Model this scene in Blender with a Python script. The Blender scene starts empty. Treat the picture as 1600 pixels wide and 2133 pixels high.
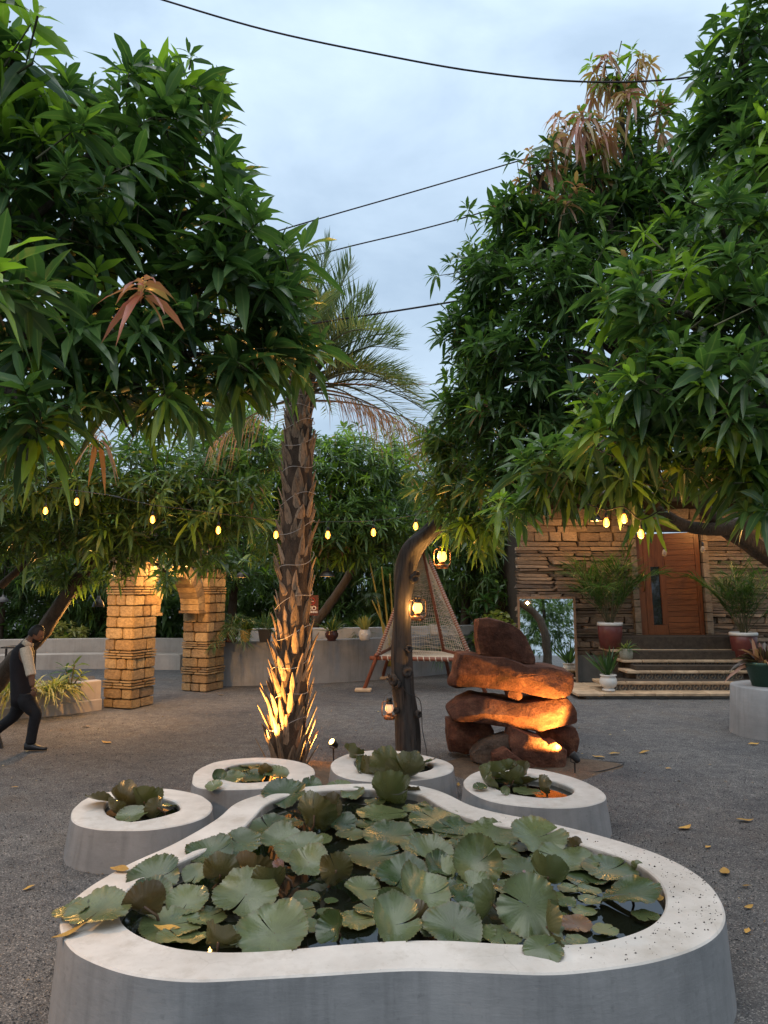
import bpy, bmesh, math, random
import numpy as np
from mathutils import Vector, Matrix, noise
R = math.radians
rng = np.random.default_rng(7)
random.seed(7)
scene = bpy.context.scene
col = scene.collection

# ------------------------------------------------------------------ camera, world, sun, exposure
CAMZ = 2.2; FPX = 1500.0; HORIZON = 1225.0
TILT = math.atan((HORIZON - 1066.5) / FPX)
cam_d = bpy.data.cameras.new('camera'); cam = bpy.data.objects.new('camera', cam_d); col.objects.link(cam)
cam.location = (0, 0, CAMZ); cam.rotation_euler = (R(90) + TILT, 0, 0)
cam_d.sensor_fit = 'VERTICAL'; cam_d.sensor_height = 36.0; cam_d.lens = 36.0 * FPX / 2133.0
cam_d.clip_start = 0.05; cam_d.clip_end = 2000
scene.camera = cam

SUN_EL, SUN_AZ = R(76), R(230)
world = bpy.data.worlds.new('World'); scene.world = world; world.use_nodes = True
wn, wl = world.node_tree.nodes, world.node_tree.links
for n in list(wn): wn.remove(n)
def wnode(t, **k):
    n = wn.new(t)
    for a, b in k.items(): setattr(n, a, b)
    return n
w_out = wnode('ShaderNodeOutputWorld'); w_bg = wnode('ShaderNodeBackground'); w_bg.inputs['Strength'].default_value = 0.1
sky = wnode('ShaderNodeTexSky', sky_type='NISHITA'); sky.sun_disc = False
sky.sun_elevation = SUN_EL; sky.sun_rotation = SUN_AZ; sky.air_density = 1.5; sky.dust_density = 2.0
tc = wnode('ShaderNodeTexCoord'); sep = wnode('ShaderNodeSeparateXYZ'); wl.new(tc.outputs['Generated'], sep.inputs[0])
grad = wnode('ShaderNodeValToRGB')                       # overcast dusk sky: paler and brighter overhead
grad.color_ramp.elements[0].position = 0.0; grad.color_ramp.elements[0].color = (3.15, 4.25, 5.5, 1)
grad.color_ramp.elements[1].position = 0.75; grad.color_ramp.elements[1].color = (5.4, 7.0, 8.6, 1)
wl.new(sep.outputs['Z'], grad.inputs[0])
wmap = wnode('ShaderNodeMapping'); wmap.inputs['Scale'].default_value = (1.3, 1.3, 2.6); wmap.inputs['Location'].default_value = (0.37, 0.2, 0.1)
wl.new(tc.outputs['Generated'], wmap.inputs[0])
wno = wnode('ShaderNodeTexNoise'); wno.inputs['Scale'].default_value = 2.6; wno.inputs['Detail'].default_value = 7; wno.inputs['Roughness'].default_value = 0.52
wno.inputs['Distortion'].default_value = 0.25
wl.new(wmap.outputs[0], wno.inputs['Vector'])
wr = wnode('ShaderNodeValToRGB')
wr.color_ramp.elements[0].position = 0.37; wr.color_ramp.elements[0].color = (0.78, 0.78, 0.80, 1)
wr.color_ramp.elements[1].position = 0.66; wr.color_ramp.elements[1].color = (1.16, 1.10, 1.06, 1)
wl.new(wno.outputs[0], wr.inputs[0])
wmul = wnode('ShaderNodeMix', data_type='RGBA', blend_type='MULTIPLY'); wmul.inputs[0].default_value = 1
wl.new(grad.outputs[0], wmul.inputs[6]); wl.new(wr.outputs[0], wmul.inputs[7])
wmix = wnode('ShaderNodeMix', data_type='RGBA'); wmix.inputs[0].default_value = 0.12
wl.new(wmul.outputs[2], wmix.inputs[6]); wl.new(sky.outputs[0], wmix.inputs[7])
wl.new(wmix.outputs[2], w_bg.inputs['Color']); wl.new(w_bg.outputs[0], w_out.inputs[0])

sun_d = bpy.data.lights.new('sun', 'SUN'); sun_d.energy = 1.5; sun_d.angle = R(80); sun_d.color = (1.0, 0.95, 0.90)
sun = bpy.data.objects.new('sun', sun_d); col.objects.link(sun)
sun.rotation_euler = (R(90) - SUN_EL, 0, R(180) - SUN_AZ)
scene.view_settings.view_transform = 'Standard'; scene.view_settings.look = 'None'
scene.view_settings.exposure = 0.6; scene.view_settings.gamma = 1.0
try: scene.view_settings.use_curve_mapping = False
except Exception: pass
scene.cycles.use_denoising = True
scene.cycles.max_bounces = 6; scene.cycles.diffuse_bounces = 3; scene.cycles.glossy_bounces = 3
scene.cycles.transmission_bounces = 4; scene.cycles.transparent_max_bounces = 8
scene.cycles.sample_clamp_indirect = 4.0

# ------------------------------------------------------------------ geometry helpers
CT, ST = math.cos(TILT), math.sin(TILT)
def ray(px, py):
    a, b = (px - 800) / FPX, (1066.5 - py) / FPX
    return Vector((a, CT - ST * b, ST + CT * b))
def at(px, py, Y):
    d = ray(px, py); return Vector((0, 0, CAMZ)) + d * (Y / d.y)
def gnd(px, py, z=0.0):
    d = ray(px, py); return Vector((0, 0, CAMZ)) + d * ((z - CAMZ) / d.z)
def lerp(a, b, t): return a + (b - a) * t

def finish(o, parent=None, loc=None):
    col.objects.link(o)
    if parent is not None: o.parent = parent
    if loc is not None: o.location = loc
    return o
def tag(o, label=None, cat=None, group=None, kind=None):
    if label: o['label'] = label
    if cat: o['category'] = cat
    if group: o['group'] = group
    if kind: o['kind'] = kind
    return o
def empty(name, loc=(0, 0, 0), label=None, cat=None, group=None, rz=0):
    o = bpy.data.objects.new(name, None); o.empty_display_size = 0.1
    o.rotation_euler = (0, 0, rz)
    finish(o, None, loc); return tag(o, label, cat, group)

class MB:
    def __init__(s): s.v = []; s.f = []
    def add(s, vs, fs):
        b = len(s.v); s.v += [tuple(v) for v in vs]; s.f += [tuple(i + b for i in f) for f in fs]; return s
    def box(s, c, d, rz=0, M=None):
        x, y, z = d[0] / 2, d[1] / 2, d[2] / 2
        vs = [Vector((i * x, j * y, k * z)) for k in (-1, 1) for j in (-1, 1) for i in (-1, 1)]
        m = M if M is not None else Matrix.Rotation(rz, 3, 'Z')
        vs = [m @ v + Vector(c) for v in vs]
        return s.add(vs, [(0, 2, 3, 1), (4, 5, 7, 6), (0, 1, 5, 4), (2, 6, 7, 3), (0, 4, 6, 2), (1, 3, 7, 5)])
    def hexa(s, q0, q1):                                   # two quads (same winding) -> solid
        vs = list(q0) + list(q1)
        return s.add(vs, [(3, 2, 1, 0), (4, 5, 6, 7), (0, 1, 5, 4), (1, 2, 6, 5), (2, 3, 7, 6), (3, 0, 4, 7)])
    def tube(s, pts, r, n=6, caps=True, closed=False):
        pts = [Vector(p) for p in pts]; m = len(pts)
        rr = r if isinstance(r, (list, tuple)) else [r] * m
        up = Vector((0.013, 0.021, 1)); vs = []; prev = None
        for i, p in enumerate(pts):
            a = pts[(i - 1) % m] if (i > 0 or closed) else p
            b = pts[(i + 1) % m] if (i < m - 1 or closed) else p
            t = (b - a)
            if t.length < 1e-9: t = Vector((0, 0, 1))
            t.normalize()
            if prev is None:
                h = up if abs(t.z) < 0.9 else Vector((1, 0.02, 0.03))
                u = (h - t * h.dot(t)).normalized()
            else:
                u = (prev - t * prev.dot(t))
                u = u.normalized() if u.length > 1e-6 else t.orthogonal().normalized()
            prev = u; w = t.cross(u)
            for k in range(n):
                an = 2 * math.pi * k / n
                vs.append(p + (u * math.cos(an) + w * math.sin(an)) * rr[i])
        fs = []
        for i in range(m if closed else m - 1):
            for k in range(n):
                a, b = i * n + k, i * n + (k + 1) % n
                c, d = ((i + 1) % m) * n + (k + 1) % n, ((i + 1) % m) * n + k
                fs.append((a, b, c, d))
        if caps and not closed:
            fs.append(tuple(range(n))[::-1]); fs.append(tuple(range((m - 1) * n, m * n)))
        return s.add(vs, fs)
    def lathe(s, prof, n=16, c=(0, 0, 0), cap=True):
        c = Vector(c); vs = []; m = len(prof)
        for r, z in prof:
            for k in range(n):
                a = 2 * math.pi * k / n; vs.append(c + Vector((r * math.cos(a), r * math.sin(a), z)))
        fs = [(i * n + k, i * n + (k + 1) % n, (i + 1) * n + (k + 1) % n, (i + 1) * n + k) for i in range(m - 1) for k in range(n)]
        if cap: fs.append(tuple(range(n))[::-1]); fs.append(tuple(range((m - 1) * n, m * n)))
        return s.add(vs, fs)
    def mesh(s, name, mat=None, smooth=False):
        me = bpy.data.meshes.new(name); me.from_pydata(s.v, [], s.f); me.update()
        if smooth: me.polygons.foreach_set('use_smooth', [True] * len(me.polygons))
        if mat: me.materials.append(mat)
        return me
    def build(s, name, mat=None, parent=None, smooth=False, loc=None):
        return finish(bpy.data.objects.new(name, s.mesh(name, mat, smooth)), parent, loc)

def obj(name, me, parent=None, loc=None, rot=None, scale=None):
    o = bpy.data.objects.new(name, me)
    if rot is not None: o.rotation_euler = rot
    if scale is not None: o.scale = scale
    return finish(o, parent, loc)

def np_mesh(name, V, tris=None, quads=None, colr=None, mat=None, smooth=True):
    me = bpy.data.meshes.new(name)
    V = np.asarray(V, np.float32).reshape(-1, 3)
    nt = 0 if tris is None else len(tris); nq = 0 if quads is None else len(quads)
    me.vertices.add(len(V)); me.vertices.foreach_set('co', V.ravel())
    li = []; st = []; tot = []
    if nt: li.append(np.asarray(tris, np.int32).ravel()); st.append(np.arange(nt, dtype=np.int32) * 3)
    if nq: li.append(np.asarray(quads, np.int32).ravel()); st.append(nt * 3 + np.arange(nq, dtype=np.int32) * 4)
    li = np.concatenate(li); me.loops.add(len(li)); me.loops.foreach_set('vertex_index', li)
    me.polygons.add(nt + nq); me.polygons.foreach_set('loop_start', np.concatenate(st))
    if smooth: me.polygons.foreach_set('use_smooth', np.ones(nt + nq, bool))
    if colr is not None:
        at_ = me.attributes.new('leafdata', 'FLOAT_COLOR', 'POINT'); at_.data.foreach_set('color', np.asarray(colr, np.float32).ravel())
    me.update(calc_edges=True); me.validate()
    if mat: me.materials.append(mat)
    return me

def bevel_box_mesh(name, mat, d=(1, 1, 1), b=0.06, jit=0.0, seed=0, seg=1):
    rs = random.Random(seed); bm = bmesh.new(); bmesh.ops.create_cube(bm, size=1)
    for v in bm.verts:
        v.co = Vector((v.co.x * d[0], v.co.y * d[1], v.co.z * d[2])) + Vector((rs.uniform(-jit, jit) * d[0], rs.uniform(-jit, jit) * d[1], rs.uniform(-jit, jit) * d[2]))
    bmesh.ops.bevel(bm, geom=bm.edges[:] + bm.verts[:], offset=b, segments=seg, affect='EDGES')
    me = bpy.data.meshes.new(name); bm.to_mesh(me); bm.free(); me.materials.append(mat); return me

def spline(pts, n, closed=False):
    P = [np.array(p, float) for p in pts]; m = len(P); out = []
    segs = m if closed else m - 1; per = max(1, n // segs)
    for i in range(segs):
        if closed: p0, p1, p2, p3 = P[(i - 1) % m], P[i], P[(i + 1) % m], P[(i + 2) % m]
        else: p0, p1, p2, p3 = P[max(i - 1, 0)], P[i], P[i + 1], P[min(i + 2, m - 1)]
        for k in range(per):
            t = k / per
            out.append(0.5 * ((2 * p1) + (-p0 + p2) * t + (2 * p0 - 5 * p1 + 4 * p2 - p3) * t * t + (-p0 + 3 * p1 - 3 * p2 + p3) * t ** 3))
    if not closed: out.append(P[-1])
    return out

# ------------------------------------------------------------------ materials
class NT:
    def __init__(s, name):
        s.m = bpy.data.materials.new(name); s.m.use_nodes = True
        s.n, s.l = s.m.node_tree.nodes, s.m.node_tree.links
        s.b = s.n['Principled BSDF']; s.out = s.n['Material Output']
    def new(s, t, **k):
        n = s.n.new(t)
        for a, b in k.items(): setattr(n, a, b)
        return n
    def coord(s, scale=(1, 1, 1), rnd=True):
        tc = s.new('ShaderNodeTexCoord'); mp = s.new('ShaderNodeMapping'); mp.inputs['Scale'].default_value = scale
        s.l.new(tc.outputs['Object'], mp.inputs[0])
        if rnd:
            oi = s.new('ShaderNodeObjectInfo'); mu = s.new('ShaderNodeMath', operation='MULTIPLY'); mu.inputs[1].default_value = 37.0
            s.l.new(oi.outputs['Random'], mu.inputs[0]); s.l.new(mu.outputs[0], mp.inputs['Location'])
        return mp.outputs[0]
    def noise(s, vec, scale, detail=4, rough=0.55, dist=0):
        n = s.new('ShaderNodeTexNoise'); n.inputs['Scale'].default_value = scale; n.inputs['Detail'].default_value = detail
        n.inputs['Roughness'].default_value = rough; n.inputs['Distortion'].default_value = dist
        s.l.new(vec, n.inputs['Vector']); return n.outputs[0]
    def ramp(s, fac, stops):
        r = s.new('ShaderNodeValToRGB'); e = r.color_ramp.elements
        while len(e) < len(stops): e.new(0.5)
        for i, (p, c) in enumerate(stops): e[i].position = p; e[i].color = (*c, 1) if len(c) == 3 else c
        s.l.new(fac, r.inputs[0]); return r.outputs[0]
    def mix(s, fac, a, b, blend='MIX'):
        m = s.new('ShaderNodeMix', data_type='RGBA', blend_type=blend)
        for sock, v in ((m.inputs[0], fac), (m.inputs[6], a), (m.inputs[7], b)):
            if hasattr(v, 'is_linked') or hasattr(v, 'links'): s.l.new(v, sock)
            elif isinstance(v, (tuple, list)): sock.default_value = (*v, 1) if len(v) == 3 else v
            else: sock.default_value = v
        return m.outputs[2]
    def math(s, op, a, b=0.0, clamp=False):
        m = s.new('ShaderNodeMath', operation=op, use_clamp=clamp)
        for sock, v in ((m.inputs[0], a), (m.inputs[1], b)):
            if hasattr(v, 'links'): s.l.new(v, sock)
            else: sock.default_value = v
        return m.outputs[0]
    def bump(s, h, strength=0.3, dist=0.01, prev=None):
        b = s.new('ShaderNodeBump'); b.inputs['Strength'].default_value = strength; b.inputs['Distance'].default_value = dist
        s.l.new(h, b.inputs['Height'])
        if prev is not None: s.l.new(prev, b.inputs['Normal'])
        return b.outputs[0]
    def set(s, color=None, rough=None, normal=None, spec=None, metal=None):
        for k, v in (('Base Color', color), ('Roughness', rough), ('Normal', normal), ('Specular IOR Level', spec), ('Metallic', metal)):
            if v is None: continue
            sock = s.b.inputs[k]
            if hasattr(v, 'links'): s.l.new(v, sock)
            elif isinstance(v, (tuple, list)): sock.default_value = (*v, 1)
            else: sock.default_value = v
        return s.m

def pmat(name, c1, c2, scale=4, rough=0.7, bump=0.25, bscale=None, bdist=0.01, stretch=(1, 1, 1), spec=0.35, metal=0.0, vary=0.0, fine=True):
    t = NT(name); v = t.coord(stretch)
    f = t.noise(v, scale, 6, 0.6)
    c = t.ramp(f, [(0.32, c1), (0.68, c2)])
    if fine: c = t.mix(0.35, c, t.ramp(t.noise(v, scale * 9, 3), [(0.3, tuple(x * 0.55 for x in c1)), (0.7, tuple(min(1, x * 1.25) for x in c2))]))
    if vary:
        oi = t.new('ShaderNodeObjectInfo')
        c = t.mix(1.0, c, t.ramp(oi.outputs['Random'], [(0, (1 - vary,) * 3), (1, (1 + vary, 1 + vary * 0.8, 1 + vary * 0.6))]), 'MULTIPLY')
    nrm = None
    if bump:
        h = t.noise(v, bscale or scale * 5, 5, 0.6); nrm = t.bump(h, bump, bdist)
    return t.set(c, rough, nrm, spec, metal)

def emit(name, c, strength):
    t = NT(name); t.b.inputs['Base Color'].default_value = (*c, 1)
    t.b.inputs['Emission Color'].default_value = (*c, 1); t.b.inputs['Emission Strength'].default_value = strength
    return t.m

def m_leaf(name, dark, light, young=(0.23, 0.36, 0.04), red=(0.50, 0.165, 0.15), rough=0.38, trans=0.34):
    t = NT(name); a = t.new('ShaderNodeAttribute', attribute_name='leafdata')
    sp = t.new('ShaderNodeSeparateColor'); t.l.new(a.outputs['Color'], sp.inputs[0])
    c = t.mix(sp.outputs[0], dark, light)
    ky = t.ramp(sp.outputs[2], [(0.0, (0, 0, 0)), (0.5, (1, 1, 1)), (1.0, (1, 1, 1))])
    kr = t.ramp(sp.outputs[2], [(0.55, (0, 0, 0)), (0.95, (1, 1, 1))])
    c = t.mix(ky, c, young); c = t.mix(kr, c, t.mix(sp.outputs[0], tuple(x * .7 for x in red), (0.52, 0.27, 0.20)))
    rib = t.ramp(sp.outputs[1], [(0.03, (1, 1, 1)), (0.16, (0, 0, 0))])
    c = t.mix(t.math('MULTIPLY', rib, 0.6), c, t.mix(0.5, c, (0.28, 0.34, 0.12)))
    v = t.coord((1, 1, 1)); c = t.mix(0.3, c, t.mix(1.0, c, t.ramp(t.noise(v, 14, 3), [(0.3, (0.55, 0.6, 0.5)), (0.7, (1.35, 1.3, 1.2))]), 'MULTIPLY'))
    t.set(c, rough, None, 0.5)
    tr = t.new('ShaderNodeBsdfTranslucent'); t.l.new(t.mix(1.0, c, (1.5, 1.7, 0.8), 'MULTIPLY'), tr.inputs['Color'])
    ms = t.new('ShaderNodeMixShader'); ms.inputs[0].default_value = trans
    t.l.new(t.b.outputs[0], ms.inputs[1]); t.l.new(tr.outputs[0], ms.inputs[2]); t.l.new(ms.outputs[0], t.out.inputs[0])
    return t.m

def m_gravel():
    t = NT('gravel'); tc = t.new('ShaderNodeTexCoord'); v = tc.outputs['Object']
    vo = t.new('ShaderNodeTexVoronoi'); vo.inputs['Scale'].default_value = 135; t.l.new(v, vo.inputs['Vector'])
    sp = t.new('ShaderNodeSeparateColor'); t.l.new(vo.outputs['Color'], sp.inputs[0])
    c = t.ramp(sp.outputs[0], [(0.0, (0.050, 0.051, 0.055)), (0.45, (0.090, 0.092, 0.097)), (0.88, (0.138, 0.140, 0.144)), (0.98, (0.27, 0.265, 0.26))])
    big = t.noise(v, 0.55, 5, 0.6)
    c = t.mix(1.0, c, t.ramp(big, [(0.32, (0.64, 0.64, 0.66)), (0.68, (1.28, 1.23, 1.16))]), 'MULTIPLY')
    mid = t.noise(v, 5.5, 5, 0.65)
    c = t.mix(1.0, c, t.ramp(mid, [(0.3, (0.72, 0.72, 0.72)), (0.7, (1.25, 1.22, 1.18))]), 'MULTIPLY')
    dirt = t.ramp(t.noise(v, 1.1, 4), [(0.54, (0, 0, 0)), (0.72, (1, 1, 1))])
    c = t.mix(t.math('MULTIPLY', dirt, 0.5), c, (0.075, 0.062, 0.052))
    n = t.bump(t.math('SUBTRACT', 1.0, vo.outputs['Distance']), 0.55, 0.012)
    n = t.bump(t.noise(v, 3.0, 4), 0.25, 0.05, n)
    return t.set(c, 0.92, n, 0.25)

def m_plaster(name, c1, c2, streak=0.35, rough=0.72):
    t = NT(name); v = t.coord((1, 1, 1), False)
    c = t.ramp(t.noise(v, 2.2, 6, 0.62), [(0.3, c1), (0.7, c2)])
    sv = t.coord((9, 9, 0.7), False)
    st = t.ramp(t.noise(sv, 1.4, 5, 0.6), [(0.48, (0, 0, 0)), (0.72, (1, 1, 1))])
    c = t.mix(t.math('MULTIPLY', st, streak), c, tuple(x * 0.62 for x in c1))
    sp = t.ramp(t.noise(v, 21, 3, 0.7), [(0.60, (0, 0, 0)), (0.73, (1, 1, 1))])
    c = t.mix(t.math('MULTIPLY', sp, 0.30), c, tuple(x * 0.55 for x in c1))
    tv = t.coord((1.4, 1.4, 6), False)
    h = t.noise(tv, 2.0, 6, 0.65)
    n = t.bump(h, 0.32, 0.012); n = t.bump(t.noise(v, 6, 5, 0.6), 0.4, 0.012, n); n = t.bump(t.noise(v, 45, 3), 0.22, 0.002, n)
    return t.set(c, rough, n, 0.3)

def m_rim():
    t = NT('white_plaster'); v = t.coord((1, 1, 1), False)
    c = t.ramp(t.noise(v, 2.4, 6, 0.62), [(0.3, (0.44, 0.41, 0.375)), (0.7, (0.64, 0.605, 0.565))])
    st = t.ramp(t.noise(v, 5.5, 6, 0.7), [(0.50, (0, 0, 0)), (0.72, (1, 1, 1))])
    c = t.mix(t.math('MULTIPLY', st, 0.5), c, (0.30, 0.255, 0.20))
    dr = t.ramp(t.noise(v, 0.9, 4, 0.6), [(0.45, (0, 0, 0)), (0.65, (1, 1, 1))])
    c = t.mix(t.math('MULTIPLY', dr, 0.28), c, (0.33, 0.30, 0.26))
    sp = t.ramp(t.noise(v, 48, 3, 0.7), [(0.64, (0, 0, 0)), (0.72, (1, 1, 1))])
    c = t.mix(t.math('MULTIPLY', sp, 0.35), c, (0.25, 0.22, 0.18))
    sz = t.new('ShaderNodeSeparateXYZ'); t.l.new(v, sz.inputs[0])
    wet = t.new('ShaderNodeMapRange'); wet.inputs[1].default_value = 0.0; wet.inputs[2].default_value = 1.0
    at_ = t.new('ShaderNodeAttribute', attribute_name='leafdata'); s2 = t.new('ShaderNodeSeparateColor'); t.l.new(at_.outputs['Color'], s2.inputs[0])
    alg = t.math('MULTIPLY', s2.outputs[0], t.ramp(t.noise(v, 9, 5, 0.65), [(0.3, (0.5,) * 3), (0.6, (1, 1, 1))]))
    c = t.mix(alg, c, (0.035, 0.032, 0.02))
    cr = t.new('ShaderNodeTexVoronoi', feature='DISTANCE_TO_EDGE'); cr.inputs['Scale'].default_value = 2.3
    mpv = t.mix(0.12, v, t.noise(v, 6, 4)); t.l.new(mpv, cr.inputs['Vector'])
    crack = t.math('MULTIPLY', t.ramp(cr.outputs['Distance'], [(0.0, (1, 1, 1)), (0.006, (0, 0, 0))]), t.ramp(t.noise(v, 1.7, 2), [(0.5, (0, 0, 0)), (0.62, (1, 1, 1))]))
    c = t.mix(t.math('MULTIPLY', crack, 0.28), c, (0.2, 0.17, 0.14))
    n = t.bump(t.noise(v, 11, 6, 0.65), 0.3, 0.006); n = t.bump(t.noise(v, 60, 3), 0.25, 0.002, n)
    return t.set(c, 0.75, n, 0.3)

def m_wood(name, dark, light, stretch=(8, 8, 0.8), scale=2.2, rough=0.5, bump=0.4, spec=0.4, vary=0.12):
    t = NT(name); v = t.coord(stretch)
    f = t.noise(v, scale, 7, 0.62, 0.6)
    c = t.ramp(f, [(0.28, dark), (0.55, light), (0.8, tuple(x * 0.72 for x in light))])
    oi = t.new('ShaderNodeObjectInfo')
    c = t.mix(1.0, c, t.ramp(oi.outputs['Random'], [(0, (1 - vary,) * 3), (1, (1 + vary,) * 3)]), 'MULTIPLY')
    return t.set(c, rough, t.bump(f, bump, 0.006), spec)

def m_stone(name, cols, scale=5, vary=0.25, rough=0.85, bump=0.6, bd=0.02):
    t = NT(name); v = t.coord((1, 1, 1))
    oi = t.new('ShaderNodeObjectInfo')
    base = t.ramp(oi.outputs['Random'], [(i / max(1, len(cols) - 1), c) for i, c in enumerate(cols)])
    f = t.noise(v, scale, 6, 0.65)
    c = t.mix(1.0, base, t.ramp(f, [(0.3, (1 - vary * 1.4,) * 3), (0.7, (1 + vary,) * 3)]), 'MULTIPLY')
    g = t.noise(t.coord((1, 1, 4)), scale * 2, 4, 0.6)
    c = t.mix(1.0, c, t.ramp(g, [(0.35, (0.8, 0.76, 0.72)), (0.65, (1.15, 1.12, 1.05))]), 'MULTIPLY')
    n = t.bump(t.noise(v, scale * 3.5, 6, 0.65), bump, bd)
    return t.set(c, rough, n, 0.25)

def m_lily():
    t = NT('lily_leaf'); a = t.new('ShaderNodeAttribute', attribute_name='leafdata')
    sp = t.new('ShaderNodeSeparateColor'); t.l.new(a.outputs['Color'], sp.inputs[0])
    ang = t.math('MULTIPLY', sp.outputs[2], 2 * math.pi * 15)
    wv = t.math('ABSOLUTE', t.math('SINE', ang))
    vein = t.math('MULTIPLY', t.ramp(wv, [(0.0, (1, 1, 1)), (0.22, (0, 0, 0))]), t.ramp(sp.outputs[1], [(0.05, (1, 1, 1)), (0.95, (0.25, 0.25, 0.25))]))
    top = t.mix(sp.outputs[0], (0.020, 0.046, 0.013), (0.118, 0.145, 0.064))
    v = t.coord((1, 1, 1))
    blot = t.ramp(t.noise(v, 5.5, 5, 0.6), [(0.35, (0.70, 0.72, 0.68)), (0.7, (1.22, 1.2, 1.1))])
    top = t.mix(1.0, top, blot, 'MULTIPLY')
    yel = t.ramp(t.noise(v, 2.6, 3), [(0.60, (0, 0, 0)), (0.74, (1, 1, 1))])
    top = t.mix(t.math('MULTIPLY', yel, 0.35), top, (0.23, 0.19, 0.07))
    edge = t.ramp(sp.outputs[1], [(0.9, (0, 0, 0)), (1.0, (1, 1, 1))])
    top = t.mix(t.math('MULTIPLY', edge, 0.4), top, (0.10, 0.065, 0.03))
    top = t.mix(t.math('MULTIPLY', vein, 0.30), top, (0.24, 0.26, 0.15))
    spk = t.ramp(t.noise(v, 60, 2), [(0.66, (0, 0, 0)), (0.70, (1, 1, 1))])
    top = t.mix(t.math('MULTIPLY', spk, 0.5), top, (0.05, 0.045, 0.03))
    bot = t.mix(sp.outputs[0], (0.085, 0.055, 0.022), (0.085, 0.10, 0.035))
    bot = t.mix(t.math('MULTIPLY', vein, 0.55), bot, (0.19, 0.145, 0.06))
    geo = t.new('ShaderNodeNewGeometry')
    c = t.mix(geo.outputs['Backfacing'], top, bot)
    c = t.mix(a.outputs['Alpha'], (0.16, 0.065, 0.04), c)
    ridge = t.math('MULTIPLY', wv, sp.outputs[1])
    n = t.bump(ridge, 0.13, 0.005); n = t.bump(t.noise(v, 26, 4, 0.6), 0.22, 0.004, n); n = t.bump(t.noise(v, 7, 3, 0.5), 0.25, 0.02, n)
    t.set(c, t.ramp(t.noise(v, 8, 3), [(0.3, (0.20,) * 3), (0.7, (0.42,) * 3)]), n, 0.65)
    tr = t.new('ShaderNodeBsdfTranslucent'); t.l.new(t.mix(1.0, c, (1.3, 1.5, 0.7), 'MULTIPLY'), tr.inputs['Color'])
    ms = t.new('ShaderNodeMixShader'); ms.inputs[0].default_value = 0.12
    t.l.new(t.b.outputs[0], ms.inputs[1]); t.l.new(tr.outputs[0], ms.inputs[2]); t.l.new(ms.outputs[0], t.out.inputs[0])
    return t.m

def m_glass(name, tint=(1, 1, 1), alpha=0.15, rough=0.05):
    t = NT(name); t.set(tint, rough, None, 0.6)
    tr = t.new('ShaderNodeBsdfTransparent'); tr.inputs[0].default_value = (*tint, 1)
    ms = t.new('ShaderNodeMixShader'); ms.inputs[0].default_value = alpha
    t.l.new(tr.outputs[0], ms.inputs[1]); t.l.new(t.b.outputs[0], ms.inputs[2]); t.l.new(ms.outputs[0], t.out.inputs[0])
    return t.m

def m_tilepattern():
    t = NT('patterned_tile'); tc = t.new('ShaderNodeTexCoord'); mp = t.new('ShaderNodeMapping'); mp.inputs['Scale'].default_value = (5.5, 5.5, 5.5)
    t.l.new(tc.outputs['Object'], mp.inputs[0]); v = mp.outputs[0]
    vo = t.new('ShaderNodeTexVoronoi', feature='F1'); vo.inputs['Scale'].default_value = 1.0; vo.inputs['Randomness'].default_value = 0.0; t.l.new(v, vo.inputs['Vector'])
    s1 = t.math('SINE', t.math('MULTIPLY', vo.outputs['Distance'], 22.0))
    ck = t.new('ShaderNodeTexChecker'); ck.inputs['Scale'].default_value = 2.0; t.l.new(v, ck.inputs['Vector'])
    ck.inputs['Color1'].default_value = (0.20, 0.13, 0.08, 1); ck.inputs['Color2'].default_value = (0.09, 0.085, 0.08, 1)
    c = t.mix(t.ramp(s1, [(0.45, (0, 0, 0)), (0.6, (1, 1, 1))]), ck.outputs[0], (0.33, 0.27, 0.19))
    return t.set(c, 0.45, None, 0.4)

M = {}
M['gravel'] = m_gravel()
M['soil'] = pmat('soil', (0.055, 0.038, 0.026), (0.15, 0.105, 0.07), 6, 0.95, 0.8, 25, 0.02)
M['rim'] = m_rim()
M['side'] = m_plaster('grey_render', (0.185, 0.185, 0.187), (0.285, 0.28, 0.278), 0.4)
M['concrete'] = m_plaster('grey_concrete', (0.21, 0.218, 0.225), (0.30, 0.305, 0.31), 0.45)
M['cream'] = m_plaster('cream_plaster', (0.33, 0.28, 0.235), (0.43, 0.37, 0.315), 0.3)
M['white_wall'] = m_plaster('white_wall_plaster', (0.42, 0.43, 0.44), (0.54, 0.54, 0.54), 0.3)
M['plinth'] = m_plaster('plinth_concrete', (0.19, 0.175, 0.155), (0.29, 0.27, 0.24), 0.4)
M['sandstone'] = m_stone('sandstone', [(0.27, 0.185, 0.095), (0.36, 0.26, 0.14), (0.23, 0.15, 0.08), (0.40, 0.30, 0.17), (0.20, 0.145, 0.095)], 4.5, 0.3)
M['mortar'] = pmat('mortar', (0.03, 0.022, 0.016), (0.075, 0.055, 0.038), 10, 0.95, 0.6)
M['rubble'] = m_stone('rubble_stone', [(0.29, 0.21, 0.15), (0.37, 0.28, 0.205), (0.20, 0.15, 0.12), (0.33, 0.25, 0.175), (0.13, 0.105, 0.092), (0.42, 0.32, 0.235)], 6, 0.28)
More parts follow.
